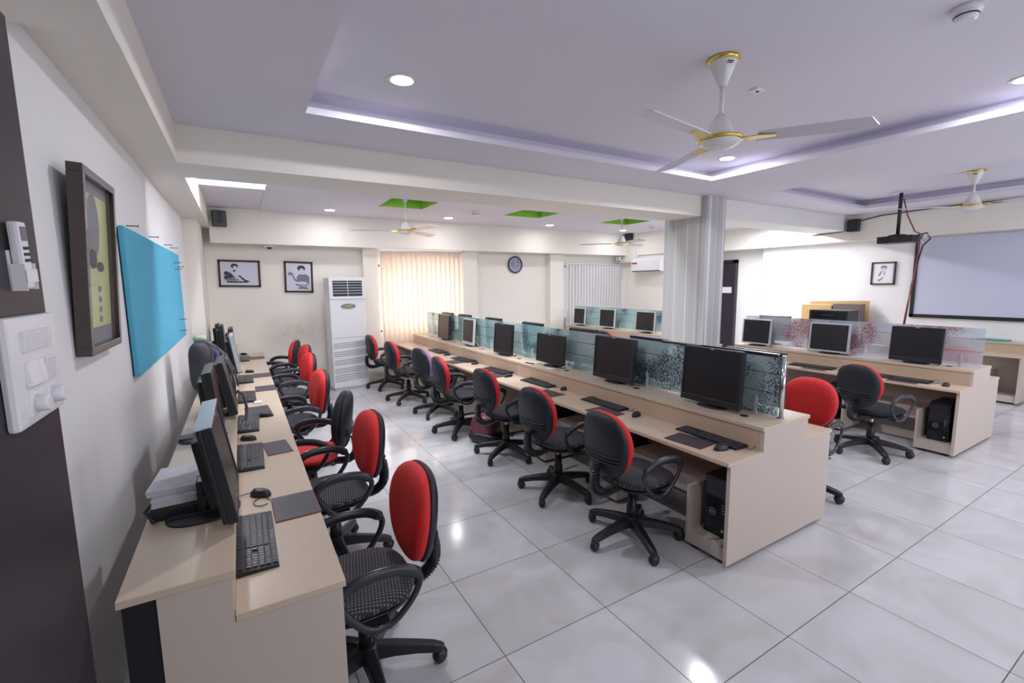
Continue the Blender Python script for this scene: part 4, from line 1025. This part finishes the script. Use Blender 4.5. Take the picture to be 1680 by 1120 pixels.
# ---------------------------------------------------------------- projector with cables
t = thing('projector', 'black ceiling projector on a pole before the whiteboard', 'projector', (8.72, 3.09, ZT))
MB().m(BLK).cyl((0, 0, -.62), .024, .62, 16).box(-.08, .08, -.08, .08, -.006, 0).build('pole', t)
MB().m(WHITEP).cyl((0, 0, -.012), .13, .01, 24).build('ceiling_plate', t)
MB().m(BLK).box(-.17, .17, -.24, .20, -.76, -.655, .01).build('projector_body', t)
MB().m(BLK).box(-.05, .05, -.10, .10, -.66, -.63, .004).tube([(-.09, -.09, -.65), (-.05, 0, -.62), (.09, .09, -.65)], .008, 6).tube([(-.09, .09, -.65), (0, 0, -.62), (.09, -.09, -.65)], .008, 6).build('mount_arms', t)
MB().m(BLKG).cyl((-.19, 0.08, -.71), .035, .03, 16, 'X').build('lens', t)
q = MB().m(WIRE)
q.tube([(.02, -.03, -.1), (.03, -.09, -.35), (.02, -.20, -.60), (.02, -.30, -.66), (.0, -.26, -.78), (0, -.27, -.9), (.01, -.24, -1.3), (0, -.20, -1.7), (0, -.17, -2.05)], .009, 8)
q.m(BLK).tube([(.02, -.22, -.66), (.06, -.33, -.63), (.05, -.38, -.72), (.02, -.31, -.82), (.01, -.28, -1.0), (.02, -.22, -1.4), (.0, -.18, -2.1)], .010, 8)
q.m(PAPER).tube([(.03, -.26, -.68), (.03, -.33, -.70), (.03, -.32, -.78), (.03, -.27, -.74)], .012, 8, closed=True)
q.build('cable_bundle', t)
o = MB().m(INK).tube([(9.70, 4.80, 2.66), (9.70, 4.3, 2.68), (9.705, 4.16, 2.70)], .008, 6).tube([(9.705, 4.0, 2.85), (9.705, 3.7, 2.90), (9.70, 3.2, 2.92), (9.70, 2.6, 2.93), (9.70, 1.8, 2.925), (9.70, .8, 2.93)], .009, 6).build('wall_cable'); tag(o, 'thin black cable running along the top of the right wall beam', 'cable')

# ---------------------------------------------------------------- loose things on the desks
# papers on a black power box behind the nearest left monitor
t = thing('power_supply_box', 'black box under the paper stacks behind the nearest left monitor', 'power supply', (-.29, 2.33, .86))
MB().m(BLK).box(-.08, .12, -.15, .15, 0, .055, .01).build('case', t); MB().m(BLK).tube([(-.08, -.08, .05), (-.095, -.12, .04), (-.06, -.17, .01)], .007, 8).build('plug_lead', t)
def papers(label, loc, rz, w, l, h):
    q = MB().m(PAPERG); n = max(3, int(h / .006))
    for k in range(n):
        a = Matrix.Rotation(random.uniform(-.03, .03), 3, 'Z')
        q.box(-w / 2, w / 2, -l / 2, l / 2, k * h / n, (k + .85) * h / n, rot=a)
    o = q.build('paper_stack', None, loc); o.rotation_euler = (0, 0, rz); tag(o, label, 'papers', 'paper stacks'); return o
papers('lower stack of white papers on the black box on the left wall desk', (-.265, 2.33, .9155), R(3), .20, .28, .032)
papers('upper stack of white papers lying on the lower stack, left wall desk', (-.27, 2.36, .948), R(-4), .20, .27, .026)
# backpack
t = thing('backpack', 'grey-black backpack standing on the left wall ledge against the wall', 'backpack', (-.335, 4.90, .86))
MB().m(BAGM).pillow(.40, .44, .10, .09, e=4.2, n=40, m=8, taper=-.06).xf(Matrix.Translation((0, 0, .225))).build('bag_body', t)
MB().m(BAGM).pillow(.30, .22, .055, .02, e=3.0, n=28, m=6).xf(Matrix.Translation((.085, 0, .13))).build('front_pocket', t)
MB().m(NAVY).tube([(.03, .12, .44), (.09, .05, .40), (.12, -.02, .33), (.115, -.06, .25)], .022, 8, flat=.3).build('top_flap_strap', t)
MB().m(BLK).tube([(.0, -.05, .44), (.08, -.10, .43), (.16, -.16, .36), (.22, -.22, .22), (.24, -.26, .08), (.235, -.27, .01)], .014, 8, flat=.4).tube([(.0, -.01, .44), (.10, -.06, .42), (.19, -.12, .33), (.25, -.18, .18), (.265, -.20, .04)], .010, 8, flat=.4).build('shoulder_strap', t)
MB().m(mat('pale_green_cloth', (.42, .46, .33), .9, noise=.2, nscale=20, bump=.5)).pillow(.13, .07, .05, .05, e=2.0, n=18, m=5).xf(Matrix.Translation((0, .03, .465))).build('stuffed_cloth', t)
# pens and scissors near the far left monitors
for i, (x, y, m_, lb, a) in enumerate(((-.24, 6.28, REDP, 'red-capped black marker pen in the holder on the left wall ledge', -18), (-.20, 6.30, TEAL, 'teal pen in the holder on the left wall ledge', 20))):
    o = MB().m(INK).cyl((0, 0, 0), .007, .12, 10).m(m_).cyl((0, 0, .12), .008, .05, 10).build('pen', None, (x, y, .885)); o.rotation_euler = (R(-a), R(a), 0); tag(o, lb, 'pen', 'pens in the holder')
t = MB().m(PAPER).lathe([(.045, 0), (.05, .10)], n=20).build('pen_holder', None, (-.22, 6.29, .86)); tag(t, 'pale pen holder on the left wall ledge with two pens in it', 'pen holder')
o = MB().m(WHITEP).box(-.03, .03, -.04, .04, 0, .018, .003).build('white_adapter', None, (.075, 4.80, .70)); tag(o, 'small white adapter beside the keyboard level with the backpack', 'adapter')
# loose black cable hanging from the left ledge
o = MB().m(BLK).tube([(-.11, 4.36, .875), (-.07, 4.33, .93), (-.03, 4.27, .90), (-.015, 4.22, .80), (-.03, 4.17, .72), (-.06, 4.14, .712)], .011, 8).build('looped_cable'); tag(o, 'thick black cable looping over the left wall ledge', 'cable')
o = MB().m(BLK).tube([(.02 + .035 * math.cos(a), 2.53 + .05 * math.sin(a), .7035) for a in [k * .5 for k in range(12)]], .0022, 6).build('coiled_mouse_cable'); 
tag(o, 'thin black cable lying by the nearest left keyboard', 'cable')
# centre row ledge oddments
o = MB().m(INK).cyl((0, 0, 0), .006, .15, 10, 'Y').build('pen', None, (2.86, 4.32, .866)); o.rotation_euler = (0, 0, R(10)); tag(o, 'black pen on the centre ledge under the slim wide monitor', 'pen')
papers('small slip of white paper on the centre ledge beside the slim wide monitor', (2.87, 4.02, .8605), R(10), .08, .12, .002)
papers('loose white sheets on the right row ledge between two monitors', (6.42, 2.45, .8605), R(5), .2, .30, .003)
t = thing('water_bottle', 'clear water bottle with blue cap behind the nearest glass screen', 'bottle', (3.20, 1.80, .86))
MB().m(BOTM).lathe([(.034, 0), (.036, .02), (.034, .10), (.036, .17), (.030, .21), (.014, .245), (.014, .26)], n=24).build('bottle_body', t)
MB().m(BLUEP).cyl((0, 0, .255), .018, .025, 16).build('cap', t); MB().m(BLUEP).lathe([(.0365, .09), (.0365, .14)], n=24).build('label_band', t)
t = MB().m(GREENP).lathe([(.05, 0), (.055, .02), (.05, .14), (.035, .17)], n=20).build('green_jar', None, (3.22, 7.22, .86)); tag(t, 'bright green jar behind the far glass screens of the centre row', 'jar')
o = MB().m(BLK).box(-.10, .10, -.16, .16, 0, .07, .008).build('adapter_box', None, (2.93, 6.02, .86)); 
bpy.data.objects.remove(o, do_unlink=True)
# maroon bag on the floor
t = thing('shoulder_bag', 'maroon and black bag on the floor under the centre row', 'bag', (2.30, 4.48, 0))
MB().m(MAROON).pillow(.34, .30, .12, .12, e=2.3, n=28, m=7).xf(Matrix.Translation((0, 0, .19)) @ Matrix.Rotation(R(30), 4, 'Z')).build('bag_body', t)
MB().m(BLK).pillow(.42, .14, .14, .14, e=2.4, n=28, m=6).xf(Matrix.Translation((0.01, 0, .072)) @ Matrix.Rotation(R(30), 4, 'Z')).build('bag_base', t)
# folder on the right desk
o = MB().m(TEAL).box(-.11, .11, -.16, .16, 0, .02, .004).build('folder', None, (9.77, 2.15, .86)); tag(o, 'teal folder lying on the ledge of the right wall desk', 'folder')
# storage corner by the right wall
t = thing('storage_cabinet', 'low beech cabinet by the right wall behind the right row glass', 'cabinet', (9.62, 4.30, 0))
MB().m(WOODP).box(-.25, .25, -.60, .60, .03, .98, .003).build('carcass', t); MB().m(WOOD).box(-.27, .27, -.62, .62, .98, 1.0, .002).build('cabinet_top', t)
for s_ in (-1, 1): MB().m(WOODP).box(-.268, -.25, min(s_ * .01, s_ * .59), max(s_ * .01, s_ * .59), .05, .97, .002).build('door', t)
o = MB().m(CARD).box(-.012, .012, -.50, .50, 0, .40, .002).build('cardboard_sheet', None, (9.80, 4.30, 1.0)); o.rotation_euler = (R(-1.5), R(5), 0); tag(o, 'tan cardboard sheet leaning on the right wall above the cabinet', 'cardboard')
t = thing('carton', 'open cardboard carton with white tape on the cabinet by the right wall', 'box', (9.60, 4.33, 1.0))
MB().m(CARD).box(-.12, .12, -.06, .46, 0, .33, .003).build('carton_body', t)
o = MB().m(BROWNB).box(-.10, .10, -.22, .22, 0, .36, .004).build('brown_box', None, (9.60, 4.03, 1.0)); tag(o, 'dark brown box beside the cardboard carton on the cabinet', 'box')
t = thing('printer', 'black printer on the far side of the right row, in front of the cardboard', 'printer', (6.94, 3.09, .86))
MB().m(BLK).box(-.16, .16, -.235, .235, 0, .53, .012).build('printer_body', t)
MB().m(BLKG).box(-.168, -.158, -.20, .20, .42, .51, .003).build('front_panel', t)
MB().m(INK).box(-.171, -.166, -.08, .08, .455, .475, .002).build('handle_slot', t)

# ---------------------------------------------------------------- world and colour management
w = bpy.data.worlds.new('world'); SC.world = w; w.use_nodes = True
nt = w.node_tree; bg = nt.nodes['Background']
bg.inputs[0].default_value = (.85, .90, 1.0, 1); bg.inputs[1].default_value = 0.6
vs = SC.view_settings; vs.view_transform = 'Standard'; vs.look = 'None'; vs.exposure = 0.25; vs.gamma = 1.0; vs.use_curve_mapping = False
